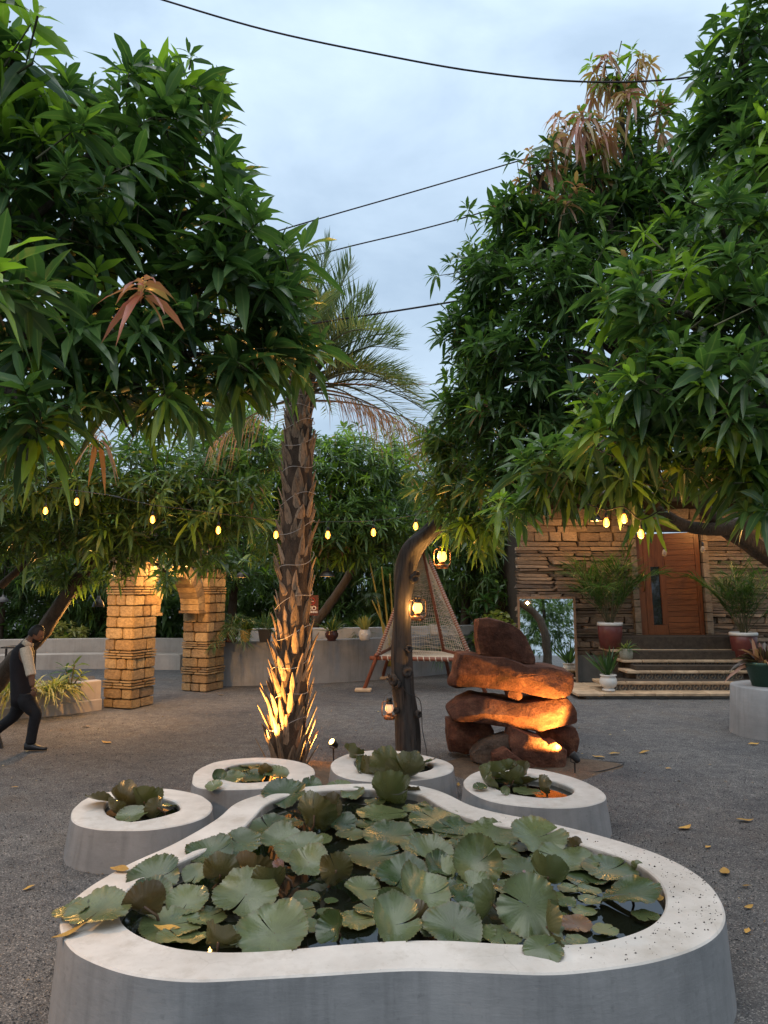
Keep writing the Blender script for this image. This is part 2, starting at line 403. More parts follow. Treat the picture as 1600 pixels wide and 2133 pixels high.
def m_rock(name, c1, c2, c3):
    t = NT(name); v = t.coord((1, 1, 1))
    c = t.ramp(t.noise(v, 2.4, 7, 0.68, 0.4), [(0.3, c1), (0.52, c2), (0.72, c3)])
    c = t.mix(1.0, c, t.ramp(t.noise(t.coord((1, 1, 2.2)), 4, 6, 0.65), [(0.35, (0.55, 0.53, 0.53)), (0.65, (1.2, 1.15, 1.1))]), 'MULTIPLY')
    c = t.mix(0.5, c, t.mix(1.0, c, t.ramp(t.noise(v, 55, 3, 0.7), [(0.3, (0.5, 0.5, 0.5)), (0.7, (1.6, 1.5, 1.4))]), 'MULTIPLY'))
    n = t.bump(t.noise(v, 4.5, 8, 0.7), 0.9, 0.06); n = t.bump(t.noise(v, 30, 5, 0.7), 0.7, 0.015, n)
    return t.set(c, 0.92, n, 0.2)
M['rock'] = m_rock('red_rock', (0.040, 0.022, 0.018), (0.115, 0.052, 0.036), (0.235, 0.125, 0.082))
M['rock_grey'] = m_rock('grey_rock', (0.06, 0.045, 0.038), (0.12, 0.09, 0.072), (0.19, 0.145, 0.11))
M['door'] = m_wood('teak', (0.085, 0.024, 0.008), (0.21, 0.072, 0.024), (1.2, 1.2, 14), 2.0, 0.4, 0.25, 0.45)
M['stile'] = m_wood('teak_stile', (0.08, 0.022, 0.007), (0.19, 0.064, 0.021), (14, 14, 1.2), 2.0, 0.4, 0.25, 0.45)
M['jamb'] = m_stone('jamb_stone', [(0.24, 0.19, 0.14), (0.30, 0.24, 0.18), (0.21, 0.17, 0.13)], 7, 0.2)
M['tread'] = m_stone('sandstone_tread', [(0.40, 0.29, 0.19), (0.47, 0.35, 0.24), (0.36, 0.26, 0.17)], 3, 0.15, 0.6, 0.25, 0.008)
M['pattern'] = m_tilepattern()
M['log'] = m_wood('weathered_log', (0.008, 0.008, 0.008), (0.052, 0.047, 0.045), (12, 12, 0.9), 2.2, 0.85, 1.0, 0.2)
M['bark'] = pmat('mango_bark', (0.035, 0.026, 0.018), (0.11, 0.083, 0.06), 9, 0.95, 1.0, 25, 0.02, (1, 1, 0.3))
M['twig'] = pmat('twig', (0.05, 0.055, 0.025), (0.12, 0.11, 0.06), 9, 0.9, 0)
M['palm_core'] = pmat('palm_fibre', (0.025, 0.016, 0.011), (0.085, 0.055, 0.036), 14, 0.95, 1.0, 40, 0.02, (1, 1, 0.4))
M['boot'] = m_wood('palm_boot', (0.045, 0.031, 0.024), (0.25, 0.180, 0.125), (20, 20, 1.6), 2.5, 0.85, 0.8, 0.2, 0.4)
M['pole'] = m_wood('red_pole', (0.11, 0.035, 0.02), (0.23, 0.08, 0.045), (9, 9, 1), 3, 0.5, 0.3, 0.4)
M['rope'] = pmat('cotton_rope', (0.44, 0.38, 0.30), (0.60, 0.53, 0.43), 20, 0.9, 0.2)
M['wire'] = pmat('dark_wire', (0.012, 0.012, 0.013), (0.02, 0.02, 0.021), 5, 0.5, 0)
M['cable'] = pmat('power_cable', (0.018, 0.012, 0.014), (0.03, 0.02, 0.022), 5, 0.6, 0)
M['fairy'] = pmat('pale_wire', (0.30, 0.27, 0.25), (0.42, 0.38, 0.35), 12, 0.5, 0)
M['orange'] = pmat('orange_twine', (0.45, 0.13, 0.02), (0.6, 0.2, 0.04), 9, 0.8, 0)
M['steel'] = pmat('dark_steel', (0.03, 0.028, 0.027), (0.07, 0.062, 0.056), 12, 0.4, 0.1, spec=0.5, metal=0.7)
M['copper'] = pmat('aged_copper', (0.16, 0.075, 0.04), (0.30, 0.15, 0.085), 14, 0.4, 0.15, metal=0.8)
M['black'] = pmat('black_plastic', (0.012, 0.012, 0.013), (0.022, 0.022, 0.023), 5, 0.5, 0)
M['mirror'] = NT('mirror_glass').set((0.86, 0.88, 0.87), 0.015, None, 0.5, 1.0)
M['mirror_frame'] = m_wood('mirror_wood', (0.16, 0.085, 0.045), (0.31, 0.18, 0.10), (9, 9, 1), 3, 0.55, 0.2, 0.35)
M['dark_glass'] = NT('door_glass').set((0.02, 0.022, 0.024), 0.05, None, 0.8)
M['brass'] = pmat('brass', (0.55, 0.36, 0.13), (0.65, 0.45, 0.2), 9, 0.3, 0, metal=1.0)
M['water'] = NT('pond_water').set((0.006, 0.008, 0.006), 0.03, None, 0.5)
M['lily'] = m_lily()
M['lily_stem'] = pmat('lily_stem', (0.07, 0.035, 0.025), (0.12, 0.075, 0.04), 12, 0.5, 0)
M['mango'] = m_leaf('mango_leaf', (0.030, 0.070, 0.028), (0.105, 0.190, 0.056), rough=0.32)
M['mango_far'] = m_leaf('mango_leaf_far', (0.036, 0.082, 0.028), (0.125, 0.21, 0.058), rough=0.36)
M['plant'] = m_leaf('garden_leaf', (0.020, 0.055, 0.018), (0.06, 0.13, 0.035), (0.26, 0.28, 0.06), (0.13, 0.03, 0.035))
M['vari'] = m_leaf('variegated_leaf', (0.07, 0.11, 0.03), (0.26, 0.27, 0.12), (0.34, 0.32, 0.10), (0.3, 0.2, 0.05))
M['darkplant'] = m_leaf('purple_leaf', (0.03, 0.022, 0.02), (0.07, 0.04, 0.035), (0.12, 0.16, 0.04), (0.13, 0.03, 0.035))
M['palm_leaf'] = m_leaf('palm_leaf', (0.060, 0.095, 0.060), (0.145, 0.185, 0.115), (0.2, 0.2, 0.06), (0.15, 0.085, 0.055), 0.5)
M['dead'] = pmat('dry_leaf', (0.30, 0.16, 0.035), (0.48, 0.30, 0.07), 14, 0.7, 0.2, vary=0.3)
M['pot_red'] = pmat('maroon_glaze', (0.10, 0.028, 0.024), (0.15, 0.042, 0.034), 5, 0.35, 0.05, fine=False)
M['pot_white'] = pmat('white_glaze', (0.55, 0.53, 0.50), (0.66, 0.64, 0.60), 4, 0.35, 0.05, fine=False)
M['pot_grey'] = pmat('mossy_clay', (0.16, 0.17, 0.13), (0.30, 0.29, 0.24), 7, 0.85, 0.4)
M['pot_brown'] = pmat('brown_glaze', (0.035, 0.014, 0.012), (0.06, 0.024, 0.02), 5, 0.2, 0)
M['pot_yellow'] = pmat('yellow_glaze', (0.30, 0.20, 0.045), (0.42, 0.29, 0.08), 7, 0.4, 0.1)
M['pot_green'] = pmat('green_plastic', (0.02, 0.055, 0.04), (0.03, 0.08, 0.055), 5, 0.5, 0)
M['bulb_core'] = emit('filament', (1.0, 0.55, 0.13), 9.0)
M['bulb_hot'] = emit('bulb_glow', (1.0, 0.52, 0.10), 5.0)
M['globe'] = emit('lantern_globe', (1.0, 0.56, 0.13), 2.1)
M['globe_dim'] = emit('dim_lantern_globe', (1.0, 0.55, 0.30), 0.45)
M['lens'] = emit('spot_lens', (1.0, 0.66, 0.22), 6.0)
M['lamp_white'] = emit('pendant_glow', (1.0, 0.85, 0.65), 3.0)
M['glass'] = m_glass('clear_glass', (1.0, 0.86, 0.62), 0.18)
M['glass_lit'] = m_glass('amber_glass', (1.0, 0.75, 0.4), 0.45)
_n = M['glass_lit'].node_tree.nodes['Principled BSDF']; _n.inputs['Emission Color'].default_value = (1.0, 0.42, 0.05, 1); _n.inputs['Emission Strength'].default_value = 2.2
M['sign'] = pmat('sign_board', (0.10, 0.03, 0.022), (0.13, 0.045, 0.032), 5, 0.5, 0, fine=False)
M['sign_red'] = pmat('sign_red', (0.45, 0.03, 0.025), (0.5, 0.04, 0.03), 5, 0.5, 0, fine=False)
M['sign_white'] = pmat('sign_white', (0.75, 0.72, 0.7), (0.8, 0.78, 0.75), 5, 0.5, 0, fine=False)
M['mat'] = pmat('door_mat', (0.03, 0.025, 0.02), (0.06, 0.05, 0.04), 20, 1, 0.5)
M['skin'] = pmat('skin', (0.16, 0.08, 0.05), (0.20, 0.105, 0.068), 8, 0.55, 0.05, fine=False)
M['hair'] = pmat('hair', (0.008, 0.007, 0.006), (0.018, 0.015, 0.013), 30, 0.6, 0.4)
M['vest'] = pmat('vest_cloth', (0.009, 0.008, 0.010), (0.017, 0.014, 0.018), 14, 0.85, 0.2)
M['shirt'] = pmat('shirt_cloth', (0.46, 0.39, 0.30), (0.56, 0.48, 0.38), 7, 0.85, 0.3)
M['trouser'] = pmat('trouser_cloth', (0.007, 0.007, 0.009), (0.013, 0.013, 0.016), 14, 0.85, 0.2)
M['shoe'] = pmat('shoe_leather', (0.012, 0.012, 0.014), (0.03, 0.03, 0.033), 9, 0.35, 0.1)
M['table'] = pmat('table_metal', (0.02, 0.016, 0.014), (0.04, 0.032, 0.028), 9, 0.5, 0.1)
M['cigarette'] = M['sign_white']
# ------------------------------------------------------------------ ground
def build_ground():
    xs = np.concatenate([[-400, -120, -40], np.linspace(-16, 16, 65), [40, 120, 400]])
    ys = np.concatenate([[-200, -40], np.linspace(-8, 26, 69), [60, 150, 600]])
    V = []
    for y in ys:
        for x in xs:
            z = 0.012 * noise.noise(Vector((x * 0.7, y * 0.7, 3))) if abs(x) < 15 and -7 < y < 25 else -0.01
            V.append((x, y, z - 0.008))
    nx = len(xs)
    F = [(j * nx + i, j * nx + i + 1, (j + 1) * nx + i + 1, (j + 1) * nx + i) for j in range(len(ys) - 1) for i in range(nx - 1)]
    o = obj('ground', np_mesh('ground', V, None, F, None, M['gravel'])); o['kind'] = 'structure'
build_ground()

def build_gravel():
    n = 42000
    y = 3.2 + (rng.random(n) ** 1.5) * 9.5
    x = (rng.random(n) * 2 - 1) * (0.62 * y + 0.4)
    s = 0.003 + 0.0045 * rng.random(n) ** 2
    base = np.array([(1, 0, 0), (-1, 0, 0), (0, 1, 0), (0, -1, 0), (0, 0, 1), (0, 0, -1)], float)
    tri = np.array([(0, 2, 4), (2, 1, 4), (1, 3, 4), (3, 0, 4), (2, 0, 5), (1, 2, 5), (3, 1, 5), (0, 3, 5)])
    V = base[None] * (0.55 + 0.9 * rng.random((n, 6, 1))) * s[:, None, None]
    a = rng.random(n) * 6.28; c, sn = np.cos(a)[:, None], np.sin(a)[:, None]
    W = V.copy(); W[:, :, 0] = V[:, :, 0] * c - V[:, :, 1] * sn; W[:, :, 1] = V[:, :, 0] * sn + V[:, :, 1] * c
    W[:, :, 2] *= 0.7
    W += np.stack([x, y, s * 0.2 - 0.003], 1)[:, None]
    T = (tri[None] + (np.arange(n) * 6)[:, None, None]).reshape(-1, 3)
    g = rng.random(n)
    C = np.repeat(np.stack([g, g, g, np.ones(n)], 1)[:, None], 6, 1)
    t = NT('loose_gravel'); at_ = t.new('ShaderNodeAttribute', attribute_name='leafdata')
    sp = t.new('ShaderNodeSeparateColor'); t.l.new(at_.outputs['Color'], sp.inputs[0])
    m = t.set(t.ramp(sp.outputs[0], [(0, (0.045, 0.046, 0.05)), (0.6, (0.10, 0.102, 0.106)), (0.95, (0.15, 0.152, 0.155)), (1, (0.30, 0.29, 0.28))]), 0.9, None, 0.3)
    o = obj('gravel', np_mesh('gravel', W, T, None, C, m, False)); tag(o, 'loose grey gravel chips over the courtyard', 'gravel', kind='stuff')
build_gravel()

def mound(name, cx, cy, rx, ry, h, mat, seed):
    nr, na = 9, 48; V = [(cx, cy, h)]; F = []
    for i in range(1, nr + 1):
        for k in range(na):
            a = 2 * math.pi * k / na; rr = i / nr
            e = 1 + 0.28 * noise.noise(Vector((math.cos(a) * 1.6 + seed, math.sin(a) * 1.6, seed)))
            x, y = cx + rx * rr * e * math.cos(a), cy + ry * rr * e * math.sin(a)
            z = h * (1 - rr ** 1.6) + 0.02 * noise.noise(Vector((x * 6, y * 6, seed))) * (1 - rr) - (0.014 if i == nr else 0)
            V.append((x, y, z))
    T = [(0, 1 + k, 1 + (k + 1) % na) for k in range(na)]
    Q = [(1 + (i - 1) * na + k, 1 + i * na + k, 1 + i * na + (k + 1) % na, 1 + (i - 1) * na + (k + 1) % na) for i in range(1, nr) for k in range(na)]
    o = obj(name, np_mesh(name, V, T, Q, None, mat)); o['kind'] = 'structure'; return o
mound('soil_ground', -0.95, 8.75, 1.0, 0.75, 0.05, M['soil'], 1.3)
mound('soil_ground', 1.75, 9.2, 1.15, 0.8, 0.045, M['soil'], 5.1)

# ------------------------------------------------------------------ paw shaped lily pond
def polar_loop(px_pts, z, n=180, c=None):
    P = [gnd(x, y, z) for x, y in px_pts]
    L = np.array(spline([(p.x, p.y) for p in P], 8 * len(P), True))
    if c is None: c = L.mean(0)
    d = L - c; a = np.unwrap(np.arctan2(d[:, 1], d[:, 0])); r = np.hypot(d[:, 0], d[:, 1])
    if a[-1] < a[0]: a, r = a[::-1], r[::-1]
    ang = np.linspace(0, 2 * math.pi, n, endpoint=False)
    o = np.argsort(np.mod(a, 2 * math.pi)); aa, rr = np.mod(a, 2 * math.pi)[o], r[o]
    rr = np.interp(ang, np.concatenate([[aa[-1] - 2 * math.pi], aa, [aa[0] + 2 * math.pi]]), np.concatenate([[rr[-1]], rr, [rr[0]]]))
    for _ in range(2): rr = (np.roll(rr, 1) + 2 * rr + np.roll(rr, -1)) / 4
    return c, ang, rr

def basin(name, label, outer, inner, H, mat, n, wdrop=0.06, flare=0.05, group=None):
    c, a, ri = polar_loop(inner, H, n)
    _, _, ro = polar_loop(outer, H, n, c)
    ro = np.maximum(ro, ri + 0.05)
    ca, sa = np.cos(a), np.sin(a)
    prof = [(ro + flare, 0 * ro - 0.02), (ro + flare * 0.55, 0 * ro + H * 0.45), (ro + 0.006, 0 * ro + H - 0.022), (ro + 0.004, 0 * ro + H - 0.008), (ro - 0.006, 0 * ro + H),
            ((ro * 2 + ri) / 3, 0 * ro + H + 0.002), (ri + 0.014, 0 * ro + H), (ri + 0.003, 0 * ro + H - 0.008), (ri, 0 * ro + H - 0.025), (ri - 0.005, 0 * ro + H - 0.30)]
    V = []
    for r, z in prof:
        wob = np.array([0.006 * noise.noise(Vector((math.cos(t) * 4, math.sin(t) * 4, len(V) * 0.001))) for t in a])
        V.append(np.stack([c[0] + (r + wob) * ca, c[1] + (r + wob) * sa, np.maximum(z, -0.03)], 1))
    m = len(prof); V = np.concatenate(V)
    F = [(i * n + k, i * n + (k + 1) % n, (i + 1) * n + (k + 1) % n, (i + 1) * n + k) for i in range(m - 1) for k in range(n)]
    root = empty(name, (float(c[0]), float(c[1]), 0), label, 'pond', group)
    off = np.array([c[0], c[1], 0])
    F = np.array(F); top = np.arange(len(F)) // n >= 3
    sd = obj('basin_wall', np_mesh('basin_wall', V - off, None, F[~top], None, M['side']), root)
    cp = obj('rim_cap', np_mesh('rim_cap', V - off, None, F[top], np.repeat(np.array([0, 0, 0, 0, 0, 0, 0, .08, .75, 1.0])[:, None], n, 0).reshape(-1)[:, None] * np.array([[1, 1, 1, 0]]) + np.array([[0, 0, 0, 1]]), mat), root)
    for q in (sd, cp): q.data.set_sharp_from_angle(angle=R(28))
    zw = H - wdrop
    W = [(0, 0, zw)] + [(float((ri[k] + 0.002) * ca[k]), float((ri[k] + 0.002) * sa[k]), zw) for k in range(n)]
    wm = np_mesh('water', W, [(0, 1 + k, 1 + (k + 1) % n) for k in range(n)], None, None, M['water'], False)
    obj('water', wm, root)
    return root, zw, (c, a, ri, ro)

H_PAD, H_TOE = 0.45, 0.31
PAD_OUT = [(127, 1935), (145, 1970), (175, 1992), (250, 2022), (325, 2036), (400, 2042), (450, 2041), (550, 2036), (650, 2030), (750, 2023), (850, 2018), (950, 2020), (1050, 2024), (1125, 2027), (1200, 2024),
           (1300, 2012), (1375, 1997), (1450, 1973), (1495, 1943), (1510, 1910), (1500, 1875), (1475, 1840), (1435, 1810), (1375, 1780), (1300, 1755), (1200, 1727), (1100, 1705), (1025, 1690), (975, 1675),
           (930, 1653), (890, 1640), (850, 1634), (760, 1632), (680, 1635), (600, 1643), (540, 1655), (490, 1673), (455, 1704), (387, 1744), (344, 1766), (301, 1784), (261, 1803), (229, 1821), (195, 1841), (165, 1862), (137, 1890), (127, 1914)]
PAD_IN = [(250, 1910), (262, 1928), (301, 1951), (359, 1971), (416, 1979), (480, 1982), (570, 1979), (648, 1972), (705, 1966), (780, 1960), (850, 1957), (930, 1957), (997, 1961), (1095, 1966), (1192, 1966), (1257, 1959), (1322, 1941),
          (1365, 1918), (1384, 1890), (1383, 1860), (1368, 1831), (1332, 1801), (1290, 1782), (1225, 1762), (1150, 1742), (1082, 1725), (1030, 1717), (981, 1704), (932, 1686), (900, 1668), (872, 1652), (820, 1645), (750, 1643), (670, 1646),
          (600, 1656), (554, 1675), (531, 1700), (502, 1729), (440, 1765), (370, 1797), (300, 1830), (262, 1860), (248, 1887)]
TOES = [
 ([(149, 1698), (157, 1680), (180, 1663), (215, 1652), (272, 1643), (330, 1642), (373, 1646), (416, 1656), (439, 1672), (441, 1683), (431, 1698), (402, 1711), (359, 1721), (301, 1728), (229, 1728), (186, 1724), (157, 1714)],
  [(218, 1682), (224, 1695), (244, 1705), (272, 1711), (310, 1706), (344, 1698), (370, 1689), (375, 1680), (362, 1669), (330, 1659), (287, 1656), (244, 1660), (224, 1669)]),
 ([(402, 1625), (410, 1605), (450, 1587), (500, 1580), (550, 1578), (600, 1582), (640, 1592), (655, 1605), (648, 1618), (620, 1630), (550, 1641), (475, 1644), (425, 1642), (405, 1635)],
  [(463, 1608), (480, 1595), (525, 1588), (570, 1591), (597, 1602), (594, 1619), (550, 1628), (500, 1630), (465, 1622)]),
 ([(690, 1595), (700, 1581), (740, 1567), (800, 1562), (850, 1567), (900, 1577), (935, 1588), (944, 1599), (935, 1610), (900, 1620), (850, 1626), (800, 1628), (740, 1624), (702, 1612)],
  [(738, 1586), (760, 1575), (800, 1572), (850, 1577), (893, 1589), (900, 1600), (870, 1609), (810, 1613), (755, 1606)]),
 ([(967, 1635), (972, 1620), (1000, 1605), (1050, 1599), (1110, 1601), (1160, 1610), (1210, 1625), (1250, 1645), (1262, 1660), (1250, 1671), (1210, 1680), (1150, 1682), (1075, 1677), (1020, 1667), (985, 1652)],
  [(1027, 1632), (1042, 1622), (1080, 1615), (1125, 1619), (1165, 1630), (1192, 1642), (1194, 1650), (1175, 1659), (1125, 1661), (1070, 1654), (1040, 1645)])]
pad, ZW, PADG = basin('lily_pond', 'large white plaster pond shaped like a paw pad, full of lily leaves', PAD_OUT, PAD_IN, H_PAD, M['rim'], 220, 0.07, 0.04)
toe_labels = ['egg shaped white toe basin nearest the walking man', 'round white toe basin just in front of the palm trunk',
              'round white toe basin in front of the bent log post', 'oval white toe basin in front of the stacked red rocks']
toes = [basin('toe_pond', toe_labels[i], o, n_, H_TOE, M['rim'], 110, 0.05, 0.05, 'toe basins round the big pond') for i, (o, n_) in enumerate(TOES)]

def build_grit():
    c, a, ri, ro = PADG; n = 300; mb = []; tri = []
    base = np.array([(1, 0, 0), (-1, 0, 0), (0, 1, 0), (0, -1, 0), (0, 0, 1), (0, 0, -.6)], float)
    tt = np.array([(0, 2, 4), (2, 1, 4), (1, 3, 4), (3, 0, 4), (2, 0, 5), (1, 2, 5), (3, 1, 5), (0, 3, 5)])
    k0 = 0
    for i in range(n):
        # most of the chips lie on the right-hand and front rim
        an = rng.normal(-0.25, 0.35) if i < 330 else (rng.uniform(-1.9, -0.6) if i < 400 else rng.uniform(0, 6.28))
        an %= 2 * math.pi; k = int(an / (2 * math.pi) * len(a)) % len(a)
        r = ri[k] + (ro[k] - ri[k]) * rng.uniform(0.12, 0.96); s = 0.002 + 0.0045 * rng.random() ** 3
        p = np.array([c[0] + r * math.cos(an), c[1] + r * math.sin(an), H_PAD + s * 0.4])
        mb.append(base * s * (0.6 + 0.8 * rng.random((6, 1))) + p); tri.append(tt + k0); k0 += 6
    o = obj('grit', np_mesh('grit', np.concatenate(mb), np.concatenate(tri), None, None, M['steel'], False))
    tag(o, 'dark gravel chips strewn on the white pond rim', 'gravel', kind='stuff')
build_grit()

# ------------------------------------------------------------------ garden walls
def wall_path(name, label, pts, zs, th, mat, cat='wall', base=None):
    """low wall following a ground path (x, y); zs = height"""
    P = spline(pts, 10 * (len(pts) - 1)); root = empty(name, (P[0][0], P[0][1], 0), label, cat)
    o = Vector((P[0][0], P[0][1], 0))
    def run(nm, th_, z0, z1, m_, shift=0.0):
        L, Rr = [], []
        for i, p in enumerate(P):
            a = P[max(0, i - 1)]; b = P[min(len(P) - 1, i + 1)]; t = np.array(b) - np.array(a); t /= np.linalg.norm(t)
            nrm = np.array([t[1], -t[0]])
            L.append(np.array(p) + nrm * (th_ / 2 + shift)); Rr.append(np.array(p) - nrm * (th_ / 2 - shift))
        mb = MB(); n = len(P); b = 0.012
        vs = [Vector((q[0], q[1], z)) - o for q in L for z in (z0, z1 - b)] + [Vector((q[0], q[1], z)) - o for q in Rr for z in (z0, z1 - b)]
        Lt = [Vector((*lerp(L[i], Rr[i], b / th_), z1)) - o for i in range(n)]; Rt = [Vector((*lerp(Rr[i], L[i], b / th_), z1)) - o for i in range(n)]
        vs += Lt + Rt; fs = []
        for i in range(n - 1):
            fs += [(2 * i, 2 * i + 2, 2 * i + 3, 2 * i + 1), (2 * n + 2 * i, 2 * n + 2 * i + 1, 2 * n + 2 * i + 3, 2 * n + 2 * i + 2),
                   (2 * i + 1, 2 * i + 3, 4 * n + i + 1, 4 * n + i), (4 * n + i, 4 * n + i + 1, 5 * n + i + 1, 5 * n + i),
                   (5 * n + i, 5 * n + i + 1, 2 * n + 2 * i + 3, 2 * n + 2 * i + 1)]
        fs += [(0, 1, 4 * n, 5 * n, 2 * n + 1, 2 * n), (2 * n - 2, 4 * n - 2, 4 * n - 1, 6 * n - 1, 5 * n - 1, 2 * n - 1)]
        mb.add(vs, fs); mb.build(nm, m_, root)
    run('wall_body', th, -0.03, zs, mat)
    if base: run('plinth_step', th + base[0] * 2, -0.03, base[1], mat)
    return root, P
def gp(px, py): p = gnd(px, py); return (p.x, p.y)
planter_wall, _ = wall_path('garden_wall', 'low grey concrete wall behind the palm, with plant pots on top', [gp(440, 1428), gp(560, 1425), gp(690, 1420), gp(800, 1413), gp(930, 1402), gp(1075, 1392)], 0.99, 0.24, M['concrete'])
backw, _ = wall_path('garden_wall', 'white ledge wall behind the row of plant pots', [(-4.4, 17.6), (-2.6, 17.9), (-0.5, 18.3), (1.2, 19.0), (3.0, 19.8)], 1.22, 0.16, M['white_wall'])
bench, _ = wall_path('garden_bench', 'long cream plaster bench wall seen through the stone arch', [(-16, 19.0), (-11, 20.2), (-8, 20.8), (-5, 20.6), (-4.2, 19.2)], 0.78, 0.22, M['cream'], 'bench')
seat_pts, _ = wall_path('garden_bench', 'cream plaster bench seat in front of its back wall', [(-16, 18.6), (-11, 19.75), (-8, 20.35), (-5.5, 20.1)], 0.40, 0.5, M['cream'], 'bench')
box_wall, BOXP = wall_path('garden_planter', 'low cream planter box behind the walking man', [gp(-260, 1523), gp(0, 1497), gp(110, 1488), gp(203, 1476)], 0.52, 0.2, M['cream'], 'planter', (0.05, 0.19))
# soil behind the planter wall
mb = MB(); pts = [Vector((p[0] - 0.05, p[1] + 0.1, 0.44)) for p in BOXP]; far = [Vector((p[0] - 0.6, p[1] + 1.3, 0.44)) for p in BOXP]
for i in range(len(pts) - 1): mb.add([pts[i] - pts[0], pts[i + 1] - pts[0], far[i + 1] - pts[0], far[i] - pts[0]], [(0, 1, 2, 3)])
so = mb.build('soil', M['soil'], box_wall); so.location = pts[0] - box_wall.location

# ------------------------------------------------------------------ stone archway
def archway():
    a0, a1 = gnd(272, 1478), gnd(430, 1442)
    d = (a1 - a0); d.z = 0; d.normalize(); s = 0.64; nrm = Vector((d.y, -d.x, 0))         # d along the opening, nrm towards the camera's right
    c0 = a0 + d * (s / 2) - nrm * (s / 2); c1 = a1 + d * (s / 2) - nrm * (s / 2)
    rz = math.atan2(d.y, d.x)
    root = empty('stone_archway', (c0.x, c0.y, 0), 'sandstone archway on two square block pillars', 'archway', None, 0)
    variants = [bevel_box_mesh('stone', M['sandstone'], (1, 1, 1), 0.07, 0.035, i, 2) for i in range(5)]
    rs = random.Random(3)
    hs = [0.17, 0.19, 0.05, 0.05, 0.045, 0.20, 0.20, 0.045, 0.05, 0.045, 0.21, 0.21, 0.20, 0.21, 0.20, 0.05, 0.05, 0.045, 0.20, 0.22, 0.2, 0.05, 0.05, 0.21, 0.2]
    for pi, c in enumerate((c0, c1)):
        loc = c - c0
        core = MB().box((0, 0, 1.5), (s - 0.10, s - 0.10, 3.0)).build('pillar', M['mortar'], root, loc=loc); core.rotation_euler = (0, 0, rz)
        z = 0.0
        for ci, h in enumerate(hs):
            thin = h < 0.08; ext = 0.018 if thin else 0.0
            for side in range(4):
                ang = side * math.pi / 2; x = -s / 2 - ext
                cut = rs.uniform(0.34, 0.66); w = s + 2 * ext
                splits = [0, cut, 1] if rs.random() < 0.85 else [0, cut * 0.6, cut * 0.6 + 0.35, 1]
                if (ci + side) % 2: splits = [1 - q for q in splits][::-1]
                for q0, q1 in zip(splits[:-1], splits[1:]):
                    g = 0.024; ww = (q1 - q0) * w - g; cx = -w / 2 + (q0 + q1) / 2 * w; th = 0.085 + rs.uniform(-0.012, 0.012)
                    o = bpy.data.objects.new('stone', variants[rs.randrange(5)]); col.objects.link(o); o.parent = core
                    yy = -(s / 2 + ext) + th / 2 - rs.uniform(0, 0.012)
                    # stones of neighbouring sides overlap only at the corner: shorten one side a little
                    o.location = Matrix.Rotation(ang, 3, 'Z') @ Vector((cx, yy, z + h / 2)); o.rotation_euler = (0, 0, ang)
                    o.scale = (ww * (0.985 if side % 2 else 1.0), th, h - (0.016 if thin else 0.024))
            z += h
    # semicircular arch of voussoirs between the inner faces
    gap = (c1 - c0).length - s; rad = gap / 2 + 0.02; mid = (c0 + c1) / 2 - c0; zs = 1.72; n = 17; w = 0.46
    arch = empty('arch', (mid.x, mid.y, zs)); arch.parent = root; arch.rotation_euler = (0, 0, rz)
    for i in range(n):
        t0, t1 = math.pi * (i + 0.03) / n, math.pi * (i + 0.97) / n; ri_, ro_ = rad - 0.24, rad + 0.0
        if i in (0, n - 1): pass
        q = lambda t, r, y: Vector((math.cos(t) * r, y, math.sin(t) * r * 1.12))
        jj = rs.uniform(-0.008, 0.008)
        MB().hexa([q(t0, ri_ + jj, -w / 2), q(t0, ro_, -w / 2), q(t1, ro_, -w / 2), q(t1, ri_ + jj, -w / 2)],
                  [q(t0, ri_ + jj, w / 2), q(t0, ro_, w / 2), q(t1, ro_, w / 2), q(t1, ri_ + jj, w / 2)]).build('stone', M['sandstone'], arch)
    for sx in (-1, 1):
        MB().box((sx * (rad - 0.12), 0, -0.03), (0.30, w + 0.06, 0.05)).build('stone', M['sandstone'], arch)
    return c0, c1
ARCH0, ARCH1 = archway()

